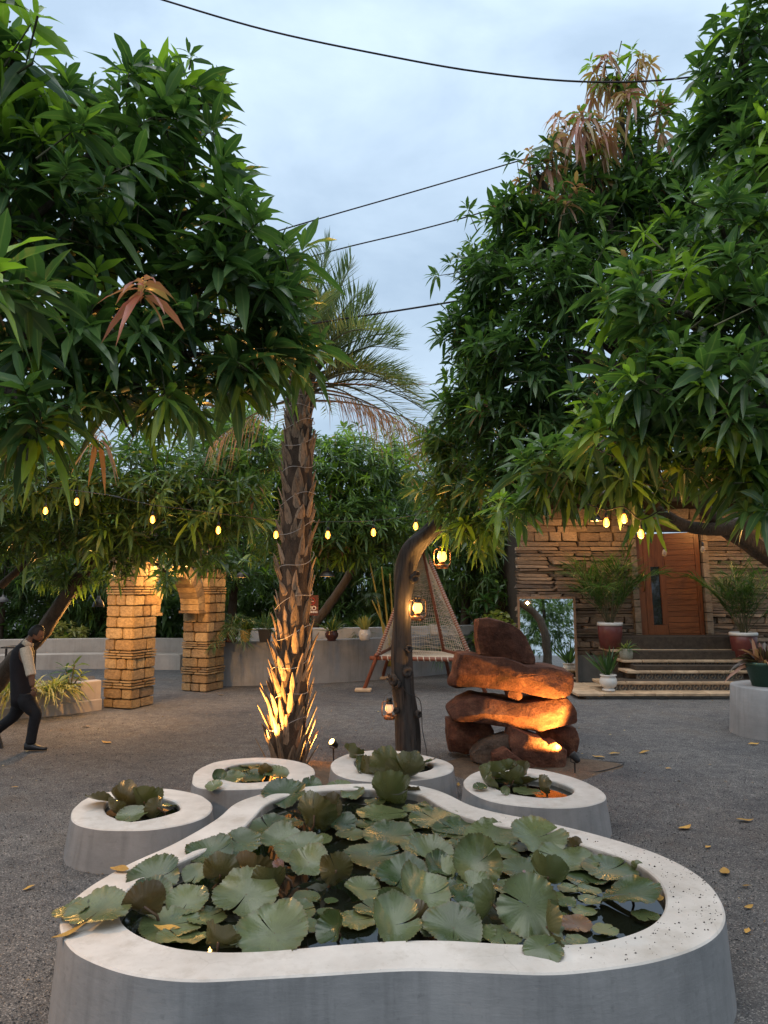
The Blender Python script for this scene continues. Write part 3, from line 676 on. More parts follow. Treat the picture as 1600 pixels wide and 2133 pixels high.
# ------------------------------------------------------------------ stone house, door, steps
YW = 17.3
def house():
    x0 = at(1080, 1200, YW).x; x1 = 10.6; z0, z1 = 0.62, 4.3
    root = empty('stone_house', (x0, YW, 0), 'house of stacked brown stone with a crooked wooden door', 'house')
    O = Vector((x0, YW, 0))
    D = {k: at(px, py, YW) for k, (px, py) in dict(tl=(1322, 1114), tr=(1452, 1108), br=(1468, 1331), bl=(1337, 1332)).items()}
    def dp(u, v, y=0.0):
        a = lerp(D['bl'], D['br'], u); b = lerp(D['tl'], D['tr'], u); p = lerp(a, b, v); return Vector((p.x, YW + y, p.z)) - O
    wall = empty('wall'); wall.parent = root
    xl = D['bl'].x; xr = D['tr'].x + 0.12
    core = MB().box(((D['tl'].x - 0.1 + x0) / 2 - x0, 0.28, (z0 + z1) / 2), (D['tl'].x - 0.1 - x0, 0.4, z1 - z0))
    core.box(((D['br'].x + 0.1 + x1) / 2 - x0, 0.28, (z0 + z1) / 2), (x1 - D['br'].x - 0.1, 0.4, z1 - z0))
    core.box(((D['tl'].x + D['br'].x) / 2 - x0, 0.285, (D['tl'].z + 0.1 + z1) / 2), (D['br'].x - D['tl'].x + 0.5, 0.4, z1 - D['tl'].z - 0.1))
    core.box((0.2, 3.5, (z0 + z1) / 2), (0.4, 6.0, z1 - z0))
    core.build('wall_core', M['mortar'], wall)
    MB().box(((x1 - x0) / 2 - 0.02, 0.245, z0 / 2), (x1 - x0 + 0.06, 0.42, z0)).box(((D['bl'].x + D['br'].x) / 2 - x0, 0.2, 0.84), (2.4, 0.34, 0.28)).build('plinth', M['plinth'], root)
    MB().box(((x1 - x0) / 2, 2.6, z1 + 0.09), (x1 - x0 + 0.7, 8.2, 0.18)).build('roof', M['plinth'], root)  # deep front overhang is out of view, added to shade the facade
    variants = [bevel_box_mesh('stone', M['rubble'], (1, 1, 1), 0.05, 0.11, 20 + i, 1) for i in range(8)]
    rs = random.Random(11); z = z0; count = 0
    while z < 4.02:
        h = rs.choice([0.055, 0.07, 0.085, 0.10, 0.12, 0.15]) if z < 3.3 else rs.choice([0.16, 0.22, 0.26])
        x = x0 - 0.02
        while x < 9.3:
            w = rs.uniform(0.30, 1.0) * (1.0 if h < 0.15 else 0.6)
            v = (z + h / 2 - D['bl'].z) / (D['tl'].z - D['bl'].z)
            dl = lerp(D['bl'].x, D['tl'].x, min(max(v, 0), 1)) - 0.11; dr = lerp(D['br'].x, D['tr'].x, min(max(v, 0), 1)) + 0.11
            if v < 1.06 and x < dr and x + w > dl:
                if x >= dl: x = dr; continue
                w = dl - x
                if w < 0.06: x = dr; continue
            o = bpy.data.objects.new('stone', variants[rs.randrange(8)]); col.objects.link(o); o.parent = wall; count += 1
            th = 0.13 + rs.uniform(-0.045, 0.05)
            o.location = (x + w / 2 - x0, 0.10 - th / 2 + 0.02, z + h / 2); o.scale = (w - 0.014, th, h - 0.010)
            o.rotation_euler = (0, rs.uniform(-0.022, 0.022), 0)
            x += w
        z += h
    # rough jamb stones beside the door
    for side in (0, 1):
        v = -0.02
        while v < 1.0:
            dv = rs.uniform(0.07, 0.17); u0, u1 = (-0.115, -0.02) if side == 0 else (1.02, 1.115)
            f = -0.13 - rs.uniform(0, 0.02)
            MB().hexa([dp(u0, v, f), dp(u1, v, f), dp(u1, v + dv - 0.008, f), dp(u0, v + dv - 0.008, f)],
                      [dp(u0, v, 0.1), dp(u1, v, 0.1), dp(u1, v + dv - 0.008, 0.1), dp(u0, v + dv - 0.008, 0.1)]).build('jamb_stone', M['jamb'], root)
            v += dv
    # crooked door
    door = empty('door'); door.parent = root; tag(door, 'crooked reddish teak plank door with a narrow glass pane')
    def piece(nm, u0, u1, v0, v1, f, bck, m):
        return MB().hexa([dp(u0, v0, f), dp(u1, v0, f), dp(u1, v1, f), dp(u0, v1, f)], [dp(u0, v0, bck), dp(u1, v0, bck), dp(u1, v1, bck), dp(u0, v1, bck)]).build(nm, m, door)
    piece('back_panel', 0.0, 1.0, 0.0, 1.0, 0.02, 0.06, M['mortar'])
    for u0, u1 in ((0.0, 0.10), (0.105, 0.20), (0.925, 1.0)): piece('stile', u0, u1, 0.0, 1.0, -0.05, 0.018, M['stile'])
    piece('stile', 0.20, 0.43, 0.0, 0.135, -0.046, 0.018, M['stile']); piece('stile', 0.20, 0.43, 0.685, 1.0, -0.046, 0.018, M['stile'])
    piece('stile', 0.345, 0.435, 0.137, 0.683, -0.052, 0.018, M['stile'])
    piece('glass_pane', 0.203, 0.343, 0.137, 0.683, -0.02, 0.012, M['dark_glass'])
    nv = 19
    for i in range(nv): piece('plank', 0.438, 0.922, i / nv + 0.001, (i + 1) / nv - 0.002, -0.038 - 0.003 * (i % 2), 0.016, M['door'])
    MB().tube([dp(0.075, 0.46, -0.05), dp(0.075, 0.46, -0.11), dp(0.075, 0.64, -0.11), dp(0.075, 0.64, -0.05)], 0.014, 8).build('handle', M['brass'], door, True)
    piece('threshold', -0.02, 1.02, -0.022, -0.002, -0.10, 0.05, M['jamb'])
    return D
DOOR = house()

def steps():
    specs = [(14.62, 0.115, 1200, 7.55), (15.02, 0.29, 1250, 7.8), (15.42, 0.465, 1307, 7.9), (15.84, 0.65, 1298, 8.0), (16.26, 0.84, 1271, 8.1)]
    root = empty('entrance_steps', (5.8, 14.6, 0), 'five broad sandstone steps with patterned tile risers leading to the door', 'steps')
    O = Vector((5.8, 14.6, 0)); rs = random.Random(5)
    for i, (Y, z, px, xr) in enumerate(specs):
        xl = at(px, 1400, Y).x; Yn = 17.1 if i in (0, 4) else specs[i + 1][0] + 0.25
        if i == 0: Yn = 16.3
        st = empty('step'); st.parent = root
        # body / riser
        zb = specs[i - 1][1] if i else 0.0
        MB().box(((xl + 0.22 + xr) / 2, (Y + 0.10 + Yn) / 2, (zb + z - 0.055) / 2 + 0.0), (xr - xl - 0.22, Yn - Y - 0.10, z - 0.055 - zb if False else z - 0.055)).build('step_core', M['plinth'] if i == 0 else M['mortar'], st, loc=-O)
        # patterned riser tiles
        if i > 0:
            x = xl + 0.30; hgt = z - 0.058 - zb
            while x < xr - 0.3:
                MB().box((0, 0, 0), (0.186, 0.014, hgt - 0.006)).build('riser_tile', M['pattern'], st, loc=Vector((x, Y + 0.094, zb + hgt / 2)) - O); x += 0.19
        # tread slabs
        x = xl
        while x < xr - 0.05:
            w = min(rs.uniform(0.42, 0.62), xr - x); dep = min(Yn - Y, 0.62)
            me = bevel_box_mesh('tread_slab', M['tread'], (w - 0.008, dep, 0.055), 0.008, 0.006, rs.randrange(999), 1)
            obj('tread_slab', me, st, Vector((x + w / 2, Y + dep / 2 + rs.uniform(-0.008, 0.008), z - 0.0275)) - O)
            if Yn - Y > dep + 0.05:
                me = bevel_box_mesh('tread_slab', M['tread'], (w - 0.008, Yn - Y - dep - 0.008, 0.055), 0.008, 0.004, rs.randrange(999), 1)
                obj('tread_slab', me, st, Vector((x + w / 2, (Y + dep + Yn) / 2 + 0.004, z - 0.0275)) - O)
            x += w
    return specs
STEPS = steps()
dm = MB().box((0, 0, 0.008), (1.15, 0.5, 0.016)); 
for k in range(9): dm.box((0, -0.22 + k * 0.055, 0.019), (1.1, 0.02, 0.006))
tag(dm.build('door_mat', M['mat'], loc=(at(1400, 1340, 16.6).x, 16.55, 0.842)), 'dark ribbed door mat on the top step', 'mat')
# ------------------------------------------------------------------ foliage helpers
def unit(a): return a / np.maximum(np.linalg.norm(a, axis=-1, keepdims=True), 1e-9)
class Leaves:
    """collects strap/lance shaped leaves, each a folded, drooping strip"""
    def __init__(s, seg=2): s.seg = seg; s.P = []; s.D = []; s.L = []; s.W = []; s.G = []; s.K = []; s.T = []
    def add(s, P, D, L, W, G, K, T):
        n = len(P)
        for lst, v in ((s.P, P), (s.D, D)): lst.append(np.asarray(v, float).reshape(n, 3))
        for lst, v in ((s.L, L), (s.W, W), (s.G, G), (s.K, K), (s.T, T)): lst.append(np.broadcast_to(np.asarray(v, float), (n,)))
    def arrays(s, fold=0.28, wide=0.45, roll=0.5):
        P, D = np.concatenate(s.P), unit(np.concatenate(s.D)); L, W, G, K, T = (np.concatenate(x) for x in (s.L, s.W, s.G, s.K, s.T))
        n = len(P)
        side = unit(np.cross(D, np.array([0, 0, 1.0]) + rng.normal(0, 0.12, (n, 3)))); nor = np.cross(side, D)
        a = rng.normal(0, roll, n)[:, None]; side, nor = side * np.cos(a) + nor * np.sin(a), nor * np.cos(a) - side * np.sin(a)
        st = {1: [wide], 2: [0.28, 0.68], 3: [0.18, 0.48, 0.78]}[s.seg]
        pr = {1: [1.0], 2: [0.92, 0.80], 3: [0.78, 1.0, 0.62]}[s.seg]
        rows = [P]; C = [np.stack([T, 0 * T, K, 1 + 0 * T], 1)]
        ph = rng.random(n) * 6.28
        for q, w in zip(st, pr):
            c = P + D * (L * q)[:, None]; c[:, 2] -= G * L * q * q
            hw = (W * 0.5 * w)[:, None]; rip = (np.sin(q * 13 + ph) * W * 0.10)[:, None]
            rows += [c - side * hw + nor * (hw * fold + rip), c - nor * 0.0, c + side * hw + nor * (hw * fold - rip)]
            e = np.stack([T, 1 + 0 * T, K, 1 + 0 * T], 1); C += [e, np.stack([T, 0 * T, K, 1 + 0 * T], 1), e]
        c = P + D * L[:, None]; c[:, 2] -= G * L; rows.append(c); C.append(np.stack([T, 0 * T, K, 1 + 0 * T], 1))
        V = np.stack(rows, 1); C = np.stack(C, 1); m = len(st)
        tri = [(0, 2, 1), (0, 3, 2)]; quad = []
        for i in range(m - 1):
            b = 1 + 3 * i; quad += [(b, b + 1, b + 4, b + 3), (b + 1, b + 2, b + 5, b + 4)]
        b = 1 + 3 * (m - 1); tri += [(b, b + 1, b + 3), (b + 1, b + 2, b + 3)]
        return V, C, np.array(tri), (np.array(quad) if quad else None), L
    @staticmethod
    def to_mesh(name, V, C, tri, quad, mat):
        n, k = V.shape[:2]; off = (np.arange(n) * k)[:, None, None]
        T = (tri[None] + off).reshape(-1, 3); Q = (quad[None] + off).reshape(-1, 4) if quad is not None else None
        return np_mesh(name, V, T, Q, C.reshape(-1, 4), mat, True)
    def build(s, name, mat, parent=None, origin=(0, 0, 0), **k):
        V, C, t, q, _ = s.arrays(**k); V = V - np.array(origin)
        return obj(name, s.to_mesh(name, V, C, t, q, mat), parent)

def project(P):
    d = P - np.array([0, 0, CAMZ]); dep = d[..., 1] * CT + d[..., 2] * ST; up = -d[..., 1] * ST + d[..., 2] * CT
    dep = np.maximum(dep, 0.05); return 800 + FPX * d[..., 0] / dep, 1066.5 - FPX * up / dep, dep

def rosettes(lv, C, A, L, droop, kind, wid=0.24, nl=(7, 15), tint=None, spread=(30, 92)):
    """C centres, A shoot axes: a whorl of leaves on each"""
    for c, a, k, l in zip(C, A, kind, L):
        n = rng.integers(*nl); i = np.arange(n)
        e1 = unit(np.cross(a, [0.3, 0.2, 0.9])); e2 = np.cross(a, e1)
        az = i * 2.39996 + rng.random() * 6.28 + rng.normal(0, 0.2, n); ph = np.radians(np.linspace(spread[0], spread[1], n) + rng.normal(0, 9, n))
        D = a[None] * np.cos(ph)[:, None] + (e1[None] * np.cos(az)[:, None] + e2[None] * np.sin(az)[:, None]) * np.sin(ph)[:, None]
        P = c[None] - a[None] * (0.10 * l / 0.24 * (i / n))[:, None]
        ll = l * rng.uniform(0.72, 1.12, n) * np.linspace(0.85, 1.05, n)
        g = droop * rng.uniform(0.5, 1.5, n) * (2.2 if k > 0.8 else 1.0)
        t = np.clip((rng.random() if tint is None else tint) * 0.7 + rng.random(n) * 0.3, 0, 1)
        lv.add(P, D, ll, ll * wid * rng.uniform(0.85, 1.15, n), g, np.clip(k + rng.normal(0, 0.06, n) * (k > 0.05) + np.where(rng.random(n) < .012, .5, 0) * (k < .05), 0, 1), t)

def limb_tubes(mb, paths):
    for pts, r0, r1 in paths:
        S = spline([tuple(p) for p in pts], 6 * (len(pts) - 1)); m = len(S)
        S = [np.array(q) + 0.25 * (r0 + (r1 - r0) * i / m) * np.array([noise.noise(Vector((i * 0.7, 1.1, q[2]))), noise.noise(Vector((i * 0.7, 7.1, q[2]))), 0]) for i, q in enumerate(S)]
        mb.tube(S, [lerp(r0, r1, i / (m - 1)) for i in range(m)], 9)

def mango(name, label, base, trunk, blobs, mat, leafL=0.24, seg=2, dens=15, inner=0.28, droop=0.5, nparts=0, group='mango trees', r0=0.16, young=0.10, red=0.0, limbs=None, wid=0.21, extra=None):
    base = Vector(base); root = empty(name, base, label, 'tree', group); O = np.array(base)
    lv = Leaves(seg); mb = MB(); tw = []
    limb_tubes(mb, [([Vector(p) - base for p in trunk], r0, r0 * 0.55)])
    top = Vector(trunk[-1]); cents = []
    for bl in blobs:
        px, py, Y, rx, rz, ry = bl[:6]; o = bl[6] if len(bl) > 6 else {}
        c = np.array(at(px, py, Y)); r = np.array([rx * Y / FPX, ry, rz * Y / FPX]); cents.append((c, r))
        p = 1.6; area = 4 * math.pi * (((r[0] * r[1]) ** p + (r[0] * r[2]) ** p + (r[1] * r[2]) ** p) / 3) ** (1 / p)
        n = int(area * o.get('dens', dens)); ni = int(n * o.get('inner', inner))
        u = unit(rng.normal(size=(n, 3)))
        bumpy = np.array([noise.noise(Vector((float(v[0]) * 2.1 + px, float(v[1]) * 2.1, float(v[2]) * 2.1 + py))) for v in u])[:, None]
        far = np.where(rng.random((n, 1)) < .12, rng.uniform(1.05, 1.36, (n, 1)), rng.uniform(0.66, 1.02, (n, 1)))
        q = c + u * r * far * (1 + .38 * bumpy)
        ui = unit(rng.normal(size=(ni, 3))); qi = c + ui * r * rng.uniform(0.2, 0.74, (ni, 1))
        q = np.concatenate([q, qi]); u = np.concatenate([u, ui])
        ax = unit(unit(u / r) * 0.75 + np.array([0, 0, 0.55]) + rng.normal(0, 0.30, (len(q), 3)))
        x = rng.random(len(q)); yg, rd = o.get('young', young), o.get('red', red)
        kind = np.where(x < rd, rng.uniform(0.85, 1.0, len(q)), np.where(x < rd + yg, rng.uniform(0.2, 0.55, len(q)), 0.0))
        kind[n:] = 0
        LL = leafL * rng.uniform(0.62, 1.2, len(q)); LL[n:] *= 1.15; LL = LL * o.get('L', 1.0)
        rosettes(lv, q, ax, LL, o.get('droop', droop), kind, wid)
        tw.append((q - ax * 0.06, np.where(rng.random((len(q), 1)) < 0.5, c + (q - c) * 0.55, q - ax * 0.35)))
        if o.get('limb', True):
            cc = Vector(c) - base; tp = top - base if not o.get('frm') else Vector(o['frm']) - base
            midp = (tp + cc) / 2 + Vector((0, 0, 0.12 * (cc - tp).length * (0.3 if cc.z > tp.z else 1)))
            limb_tubes(mb, [([tp, midp, cc], r0 * 0.42, 0.018)])
    for (pts, ra, rb) in (limbs or []): limb_tubes(mb, [([Vector(p) - base for p in pts], ra, rb)])
    if extra: extra(lv)
    mb.build('trunk', M['bark'], root, True)
    # twigs
    A = np.concatenate([a for a, b in tw]); B = np.concatenate([b for a, b in tw]); t = unit(A - B); e1 = unit(np.cross(t, [0.2, 0.9, 0.3])); e2 = np.cross(t, e1)
    rings = []
    for P, rr in ((B, 0.0075), (A, 0.004)):
        for k in range(3): an = 2.094 * k; rings.append(P + (e1 * math.cos(an) + e2 * math.sin(an)) * rr)
    V = np.stack(rings, 1) - O; n = len(V)
    qd = np.array([(0, 1, 4, 3), (1, 2, 5, 4), (2, 0, 3, 5)]); Q = (qd[None] + (np.arange(n) * 6)[:, None, None]).reshape(-1, 4)
    tws = obj('twigs', np_mesh('twigs', V, None, Q, None, M['twig']), root); tws['kind'] = 'stuff'
    V, C, tri, quad, L = lv.arrays()
    keep = np.ones(len(V), bool)
    if nparts:
        cen = V.mean(1); px, py, dep = project(cen); ok = (px > 0) & (px < 1600) & (py > 0) & (py < 1700) & (dep > 1)
        cell = (px // 17).astype(int) * 1000 + (py // 17).astype(int); order = np.argsort(dep); seen = set(); front = []
        for i in order:
            if ok[i] and cell[i] not in seen: seen.add(cell[i]); front.append(i)
        front = np.array(front); front = front[np.argsort(-(L[front] / dep[front]))][:nparts]
        for i in front:
            b = V[i, 0].copy(); me = Leaves.to_mesh('leaf', (V[i] - b)[None], C[i][None], tri, quad, mat)
            o = bpy.data.objects.new('leaf', me); col.objects.link(o); o.parent = root; o.location = Vector(b - O)
        keep[front] = False
    cr = obj('crown', Leaves.to_mesh('crown', V[keep] - O, C[keep], tri, quad, mat), root)
    cr['kind'] = 'stuff' if nparts else 'thing'
    if not nparts: del cr['kind']
    return root

# ------------------------------------------------------------------ mango trees
YG = dict(young=0.5)
mango('mango_tree', 'near mango tree with big glossy dark leaves overhanging the man', (-4.3, 4.6, 0), [(-4.3, 4.6, -0.05), (-4.2, 4.6, 1.2), (-3.9, 4.6, 2.6), (-3.3, 4.6, 3.6)],
      [(40, 110, 3.7, 110, 110, .40, dict(young=0.3)), (250, 270, 4.4, 190, 150, .50), (395, 190, 4.5, 105, 75, .35, dict(young=0.2)), (110, 420, 4.1, 230, 180, .60), (400, 440, 4.6, 170, 150, .50), (430, 600, 4.6, 200, 150, .55),
       (590, 560, 4.9, 75, 105, .35), (615, 700, 5.0, 70, 70, .3), (130, 690, 4.1, 210, 130, .55), (440, 740, 4.7, 180, 90, .45), (70, 850, 3.9, 110, 90, .35, dict(young=0.12)), (300, 810, 4.4, 150, 80, .40),
       (5, 560, 2.7, 85, 90, .22, dict(young=0.35)), (-140, 450, 4.2, 180, 350, .7), (-160, 800, 4.3, 160, 160, .6)],
      M['mango'], 0.30, 3, 11.5, 0.25, 0.36, 300, r0=0.17, young=0.07, wid=0.235,
      extra=lambda lv: (rosettes(lv, [np.array(at(300, 585, 3.05))], [unit(np.array([0.05, -0.35, 1.]))], [0.185], 0.34, [0.97], 0.23, (14, 15), 0.1, (60, 105)),
                        rosettes(lv, [np.array(at(205, 905, 4.9))], [unit(np.array([0.1, -0.5, 0.8]))], [0.18], 0.75, [0.97], 0.24, (11, 12), 0.9)))
tx = gnd(-40, 1430)
mango('mango_tree', 'leaning mango tree rooted in the planter, leaves hanging before the archway', (-6.55, 11.9, 0.4), [(-6.55, 11.9, 0.35), tuple(at(38, 1368, 11.7)), tuple(at(92, 1312, 11.6)), tuple(at(150, 1225, 11.4)), tuple(at(215, 1140, 11.0))],
      [(90, 985, 9.6, 200, 85, .9), (330, 990, 10, 180, 95, .9), (465, 1040, 10.4, 105, 95, .7), (50, 1095, 10.5, 120, 75, .8), (240, 1090, 10.3, 160, 75, .7), (395, 1120, 10.8, 90, 62, .5), (250, 1165, 11.0, 45, 42, .4), (350, 1195, 12.2, 28, 40, .3),
       (430, 1165, 11.6, 60, 28, .4), (520, 930, 11.2, 90, 70, .7, dict(young=0.3)), (150, 1185, 11.5, 90, 40, .6), (-120, 1050, 10, 140, 130, 1.)],
      M['mango_far'], 0.26, 2, 15, 0.3, 0.34, 0, r0=0.16, young=0.07, red=0.004,
      limbs=[([at(0, 1222, 11), at(52, 1176, 11), at(110, 1130, 10.8)], 0.06, 0.04)])
mango('mango_tree', 'mango tree with forked dark trunk right behind the palm', (at(640, 1340, 18.6).x, 18.6, 0), [tuple(gnd(620, 1403)), tuple(at(648, 1315, 18.6)), tuple(at(697, 1245, 18.4)), tuple(at(735, 1180, 18.2)), tuple(at(745, 1120, 18.0))],
      [(690, 965, 16, 130, 75, 1.0, YG), (590, 985, 15.5, 95, 85, .9, dict(young=.3)), (790, 985, 16.5, 100, 75, .9, dict(young=.3, red=.05)), (700, 1080, 16, 150, 75, 1.1), (820, 1090, 16.5, 110, 70, 1.0), (580, 1090, 16, 90, 75, 1.0), (720, 1150, 16.5, 100, 38, .8)],
      M['mango_far'], 0.27, 2, 13, 0.3, 0.3, 0, r0=0.15, young=0.16, red=0.012,
      limbs=[([at(640, 1320, 18.6), at(598, 1240, 18.4), at(585, 1165, 18.2), at(600, 1100, 17.5)], 0.11, 0.06)])
mango('mango_tree', 'light green mango tree behind the archway, crown low against the sky', (-4.6, 21.5, 0), [(-4.6, 21.5, 0), (-4.5, 21.5, 1.6), (-4.3, 21.3, 2.8)],
      [(480, 890, 19, 90, 60, 1.2, YG), (430, 990, 19, 130, 80, 1.3, dict(young=.25)), (330, 1090, 19.5, 130, 90, 1.3), (500, 1100, 19.5, 90, 80, 1.2), (440, 1190, 21, 160, 60, 1.2)],
      M['mango_far'], 0.29, 2, 8.5, 0.3, 0.3, 0, r0=0.17, young=0.2)
mango('mango_tree', 'tall mango tree with drooping pink and copper new leaves at its top', (6.7, 9.2, 0), [(6.7, 9.2, 0), (6.6, 9.1, 1.6), (5.6, 8.8, 3.2), (4.2, 8.4, 4.0), (3.0, 8.0, 4.6)],
      [(1285, 150, 7.5, 62, 40, .3, dict(red=.6, young=.35, droop=.55, inner=.08, dens=20, L=.85)), (1215, 265, 7.3, 70, 45, .35, dict(red=.75, young=.2, droop=.6, inner=.08, dens=19, L=.85)), (1330, 235, 7.6, 75, 60, .4, dict(red=.4, young=.35, inner=.08, dens=17, L=.9)), (1110, 345, 7.3, 60, 40, .3, dict(red=.5, young=.2, inner=.08, dens=17, L=.85)), (1165, 430, 7.1, 50, 40, .3, dict(red=.4, inner=.08, dens=17, L=.85)),
       (1270, 380, 7.8, 160, 100, .6, dict(red=.06)), (1400, 400, 7.8, 120, 130, .6), (1060, 455, 7.6, 80, 60, .4, dict(red=.06)), (1180, 480, 7.6, 150, 90, .6), (1010, 560, 7.6, 90, 75, .5), (1180, 610, 7.4, 170, 110, .7),
       (985, 690, 7.7, 80, 90, .5, dict(young=.15)), (1100, 740, 7.4, 150, 110, .7), (985, 830, 8.0, 85, 80, .5, dict(young=.15)), (1120, 870, 7.6, 160, 90, .7), (950, 930, 8.8, 75, 70, .5), (1060, 980, 8.0, 130, 75, .6), (930, 1020, 9.4, 70, 60, .5),
       (1000, 1080, 9.2, 80, 55, .5), (1400, 560, 7.6, 140, 110, .6)],
      M['mango'], 0.255, 2, 16, 0.4, 0.34, 0, r0=0.16, young=0.12, red=0.008, wid=0.225)
mango('mango_tree', 'mango tree with bright young leaves and a thick limb reaching across the house front', (4.9, 7.2, 0), [(4.9, 7.2, 0), (4.85, 7.1, 1.4), (4.5, 6.8, 2.2), tuple(at(1590, 1050, 6.4)), (3.4, 5.8, 3.6)],
      [(1545, 110, 5.6, 95, 105, .45), (1500, 250, 5.8, 90, 85, .4), (1580, 330, 5.4, 110, 110, .45), (1500, 470, 4.9, 120, 90, .4, dict(red=.03, L=.9)), (1330, 600, 4.9, 95, 70, .35, dict(young=.55)), (1430, 650, 4.7, 140, 100, .45, dict(young=.35)), (1560, 600, 4.5, 100, 110, .4, dict(young=.3)),
       (1370, 790, 4.6, 130, 90, .40, dict(young=.15)), (1510, 800, 4.4, 130, 110, .45), (1310, 900, 4.9, 130, 75, .42), (1190, 960, 5.6, 110, 60, .4), (1460, 930, 4.8, 130, 70, .42), (1120, 1000, 5.9, 85, 45, .35), (1260, 980, 5.5, 120, 45, .35), (1400, 970, 5.4, 120, 42, .35),
       (1560, 960, 4.7, 80, 70, .35), (1580, 1040, 4.5, 50, 45, .22, dict(young=.6)), (1080, 1060, 6.2, 50, 35, .25), (1345, 1075, 5.9, 30, 20, .15), (1700, 500, 5.2, 160, 450, .8)],  # second blob: lamplight yellow put into the leaf colour through the young share
      M['mango'], 0.275, 3, 13.5, 0.25, 0.34, 300, r0=0.17, young=0.18, red=0.0, wid=0.235,
      limbs=[([at(1660, 1200, 6.6), at(1560, 1130, 6.5), at(1490, 1085, 6.4), at(1420, 1000, 6.0)], 0.10, 0.05), ([at(1600, 1075, 6.4), at(1520, 1100, 6.3), at(1440, 1098, 6.3), at(1375, 1065, 6.1), at(1320, 1020, 5.8)], 0.075, 0.03)])
for i, (lab, x, y, bl) in enumerate([
    ('dark mango tree far behind the cream bench', -12.5, 23.5, [(-100, 1050, 22, 200, 150, 1.6), (100, 1000, 22.5, 180, 140, 1.6), (60, 1180, 23, 200, 90, 1.4), (250, 1150, 22.5, 160, 110, 1.4), (200, 1270, 24, 200, 50, 1.)]),
    ('dark mango tree behind the ledge wall, right of the forked trunk', 0.6, 23.5, [(760, 1060, 22, 190, 110, 1.6), (900, 1000, 22, 150, 130, 1.6), (640, 1150, 23, 180, 80, 1.4), (860, 1180, 22.5, 190, 90, 1.4), (1010, 1150, 21, 130, 120, 1.4), (540, 1230, 23.5, 160, 60, 1.), (760, 1265, 23, 190, 50, 1.)]),
    ('dark mango tree beside the corner of the stone house', 2.2, 20.6, [(1000, 1180, 19.5, 110, 90, .9), (960, 1090, 19.5, 120, 80, 1.), (1040, 1080, 20, 90, 110, 1.)])]):
    mango('mango_tree', lab, (x, y, 0), [(x, y, 0), (x + .1, y, 1.5), (x + .2, y - .2, 2.6)], bl, M['mango_far'], 0.30, 1, 7, 0.35, 0.5, 0, r0=0.17, young=0.08)
# trees added out of frame, to shade the courtyard and show in the mirror
for lab, x, y in (('mango tree beyond the frame, mirrored in the leaning glass', 8.8, 1.6), ('mango tree behind the viewer, mirrored in the leaning glass', 6.0, -3.5), ('mango tree behind the viewer on the pond axis', 0.5, -5.0),
                  ('mango tree behind the viewer towards the arch side', -5.5, -3.0), ('mango tree beyond the frame beside the near tree', -9.0, 3.0), ('mango tree beyond the frame beside the planter', -10.0, 8.0), ('mango tree beyond the frame beside the pedestal', 9.5, 12.5)):
    base = Vector((x, y, 0)); root = empty('mango_tree', base, lab, 'tree', 'mango trees'); mb = MB(); limb_tubes(mb, [([(0, 0, 0), (0.1, 0, 1.2), (0, 0.1, 3.6)], 0.16, 0.08)]); mb.build('trunk', M['bark'], root, True)
    lv = Leaves(1)
    for cz, rr, nn in ((1.7, 1.7, 120), (3.0, 2.2, 170), (4.6, 1.9, 130)):
        u = unit(rng.normal(size=(nn, 3))); q = np.array([0, 0, cz]) + u * np.array([rr, rr, 1.1]) * rng.uniform(0.4, 1, (nn, 1))
        rosettes(lv, q, unit(u + [0, 0, .4]), np.full(nn, .36), .35, np.zeros(nn), .28)
    lv.build('crown', M['mango_far'], root)

def undergrowth():
    lv = Leaves(1); n = 4600
    x = rng.uniform(-20, 9, n); y = rng.uniform(23.5, 27, n); z = 5.2 * rng.random(n) ** 1.35
    q = np.stack([x, y, z], 1); a = unit(np.stack([rng.normal(0, .5, n), -0.6 + 0 * x, 0.6 + 0 * x], 1) + rng.normal(0, .3, (n, 3)))
    rosettes(lv, q, a, np.full(n, 0.56), 0.4, np.zeros(n), 0.3, (7, 10))
    o = lv.build('shrubbery', M['mango_far']); tag(o, 'dense dark shrubbery closing the garden behind the walls', 'shrubbery', kind='stuff')
undergrowth()

# ------------------------------------------------------------------ date palm
def frond_arrays(lv, base, az, el, length, droop, nl, ll, lw=0.016, kind=0.0, tint=0.6, tw=0.0, fold=0.55, hang=0.25):
    d0 = np.array([math.cos(az) * math.cos(el), math.sin(az) * math.cos(el), math.sin(el)])
    pts = []
    for i in range(13):
        s = i / 12; p = np.array(base) + d0 * length * s + np.array([0, 0, -1.0]) * droop * length * s * s; pts.append(p)
    pts = np.array(pts); sidev = unit(np.cross(d0, [0, 0, 1.0])[None])[0]
    t = np.linspace(0.22, 0.995, nl); f = t * 12; i0 = np.minimum(f.astype(int), 11); fr = (f - i0)[:, None]
    P = pts[i0] * (1 - fr) + pts[i0 + 1] * fr; T = unit(pts[i0 + 1] - pts[i0]); up = unit(np.cross(np.cross(T, [0, 0, 1.0]), T) * -1)
    up = np.where(up[:, 2:3] < 0, -up, up)
    for sgn in (-1, 1):
        a = 0.62 + 0.25 * (1 - t) + rng.normal(0, 0.10, nl)
        D = T * np.cos(a)[:, None] + sgn * sidev[None] * np.sin(a)[:, None] + up * (fold * rng.uniform(0.2, 1.1, nl))[:, None]
        prof = np.sin(np.clip((t - 0.12) / 0.9, 0, 1) * math.pi) ** 0.5 * 0.75 + 0.3
        lv.add(P + rng.normal(0, 0.004, P.shape), D, ll * prof * rng.uniform(0.85, 1.15, nl), lw * rng.uniform(0.8, 1.2, nl), hang * rng.uniform(0.3, 1.6, nl), kind, np.clip(tint + rng.normal(0, .15, nl), 0, 1))
    return pts
def rachis(mb, pts, r0, r1): mb.tube([tuple(p) for p in pts], [lerp(r0, r1, i / (len(pts) - 1)) for i in range(len(pts))], 5)

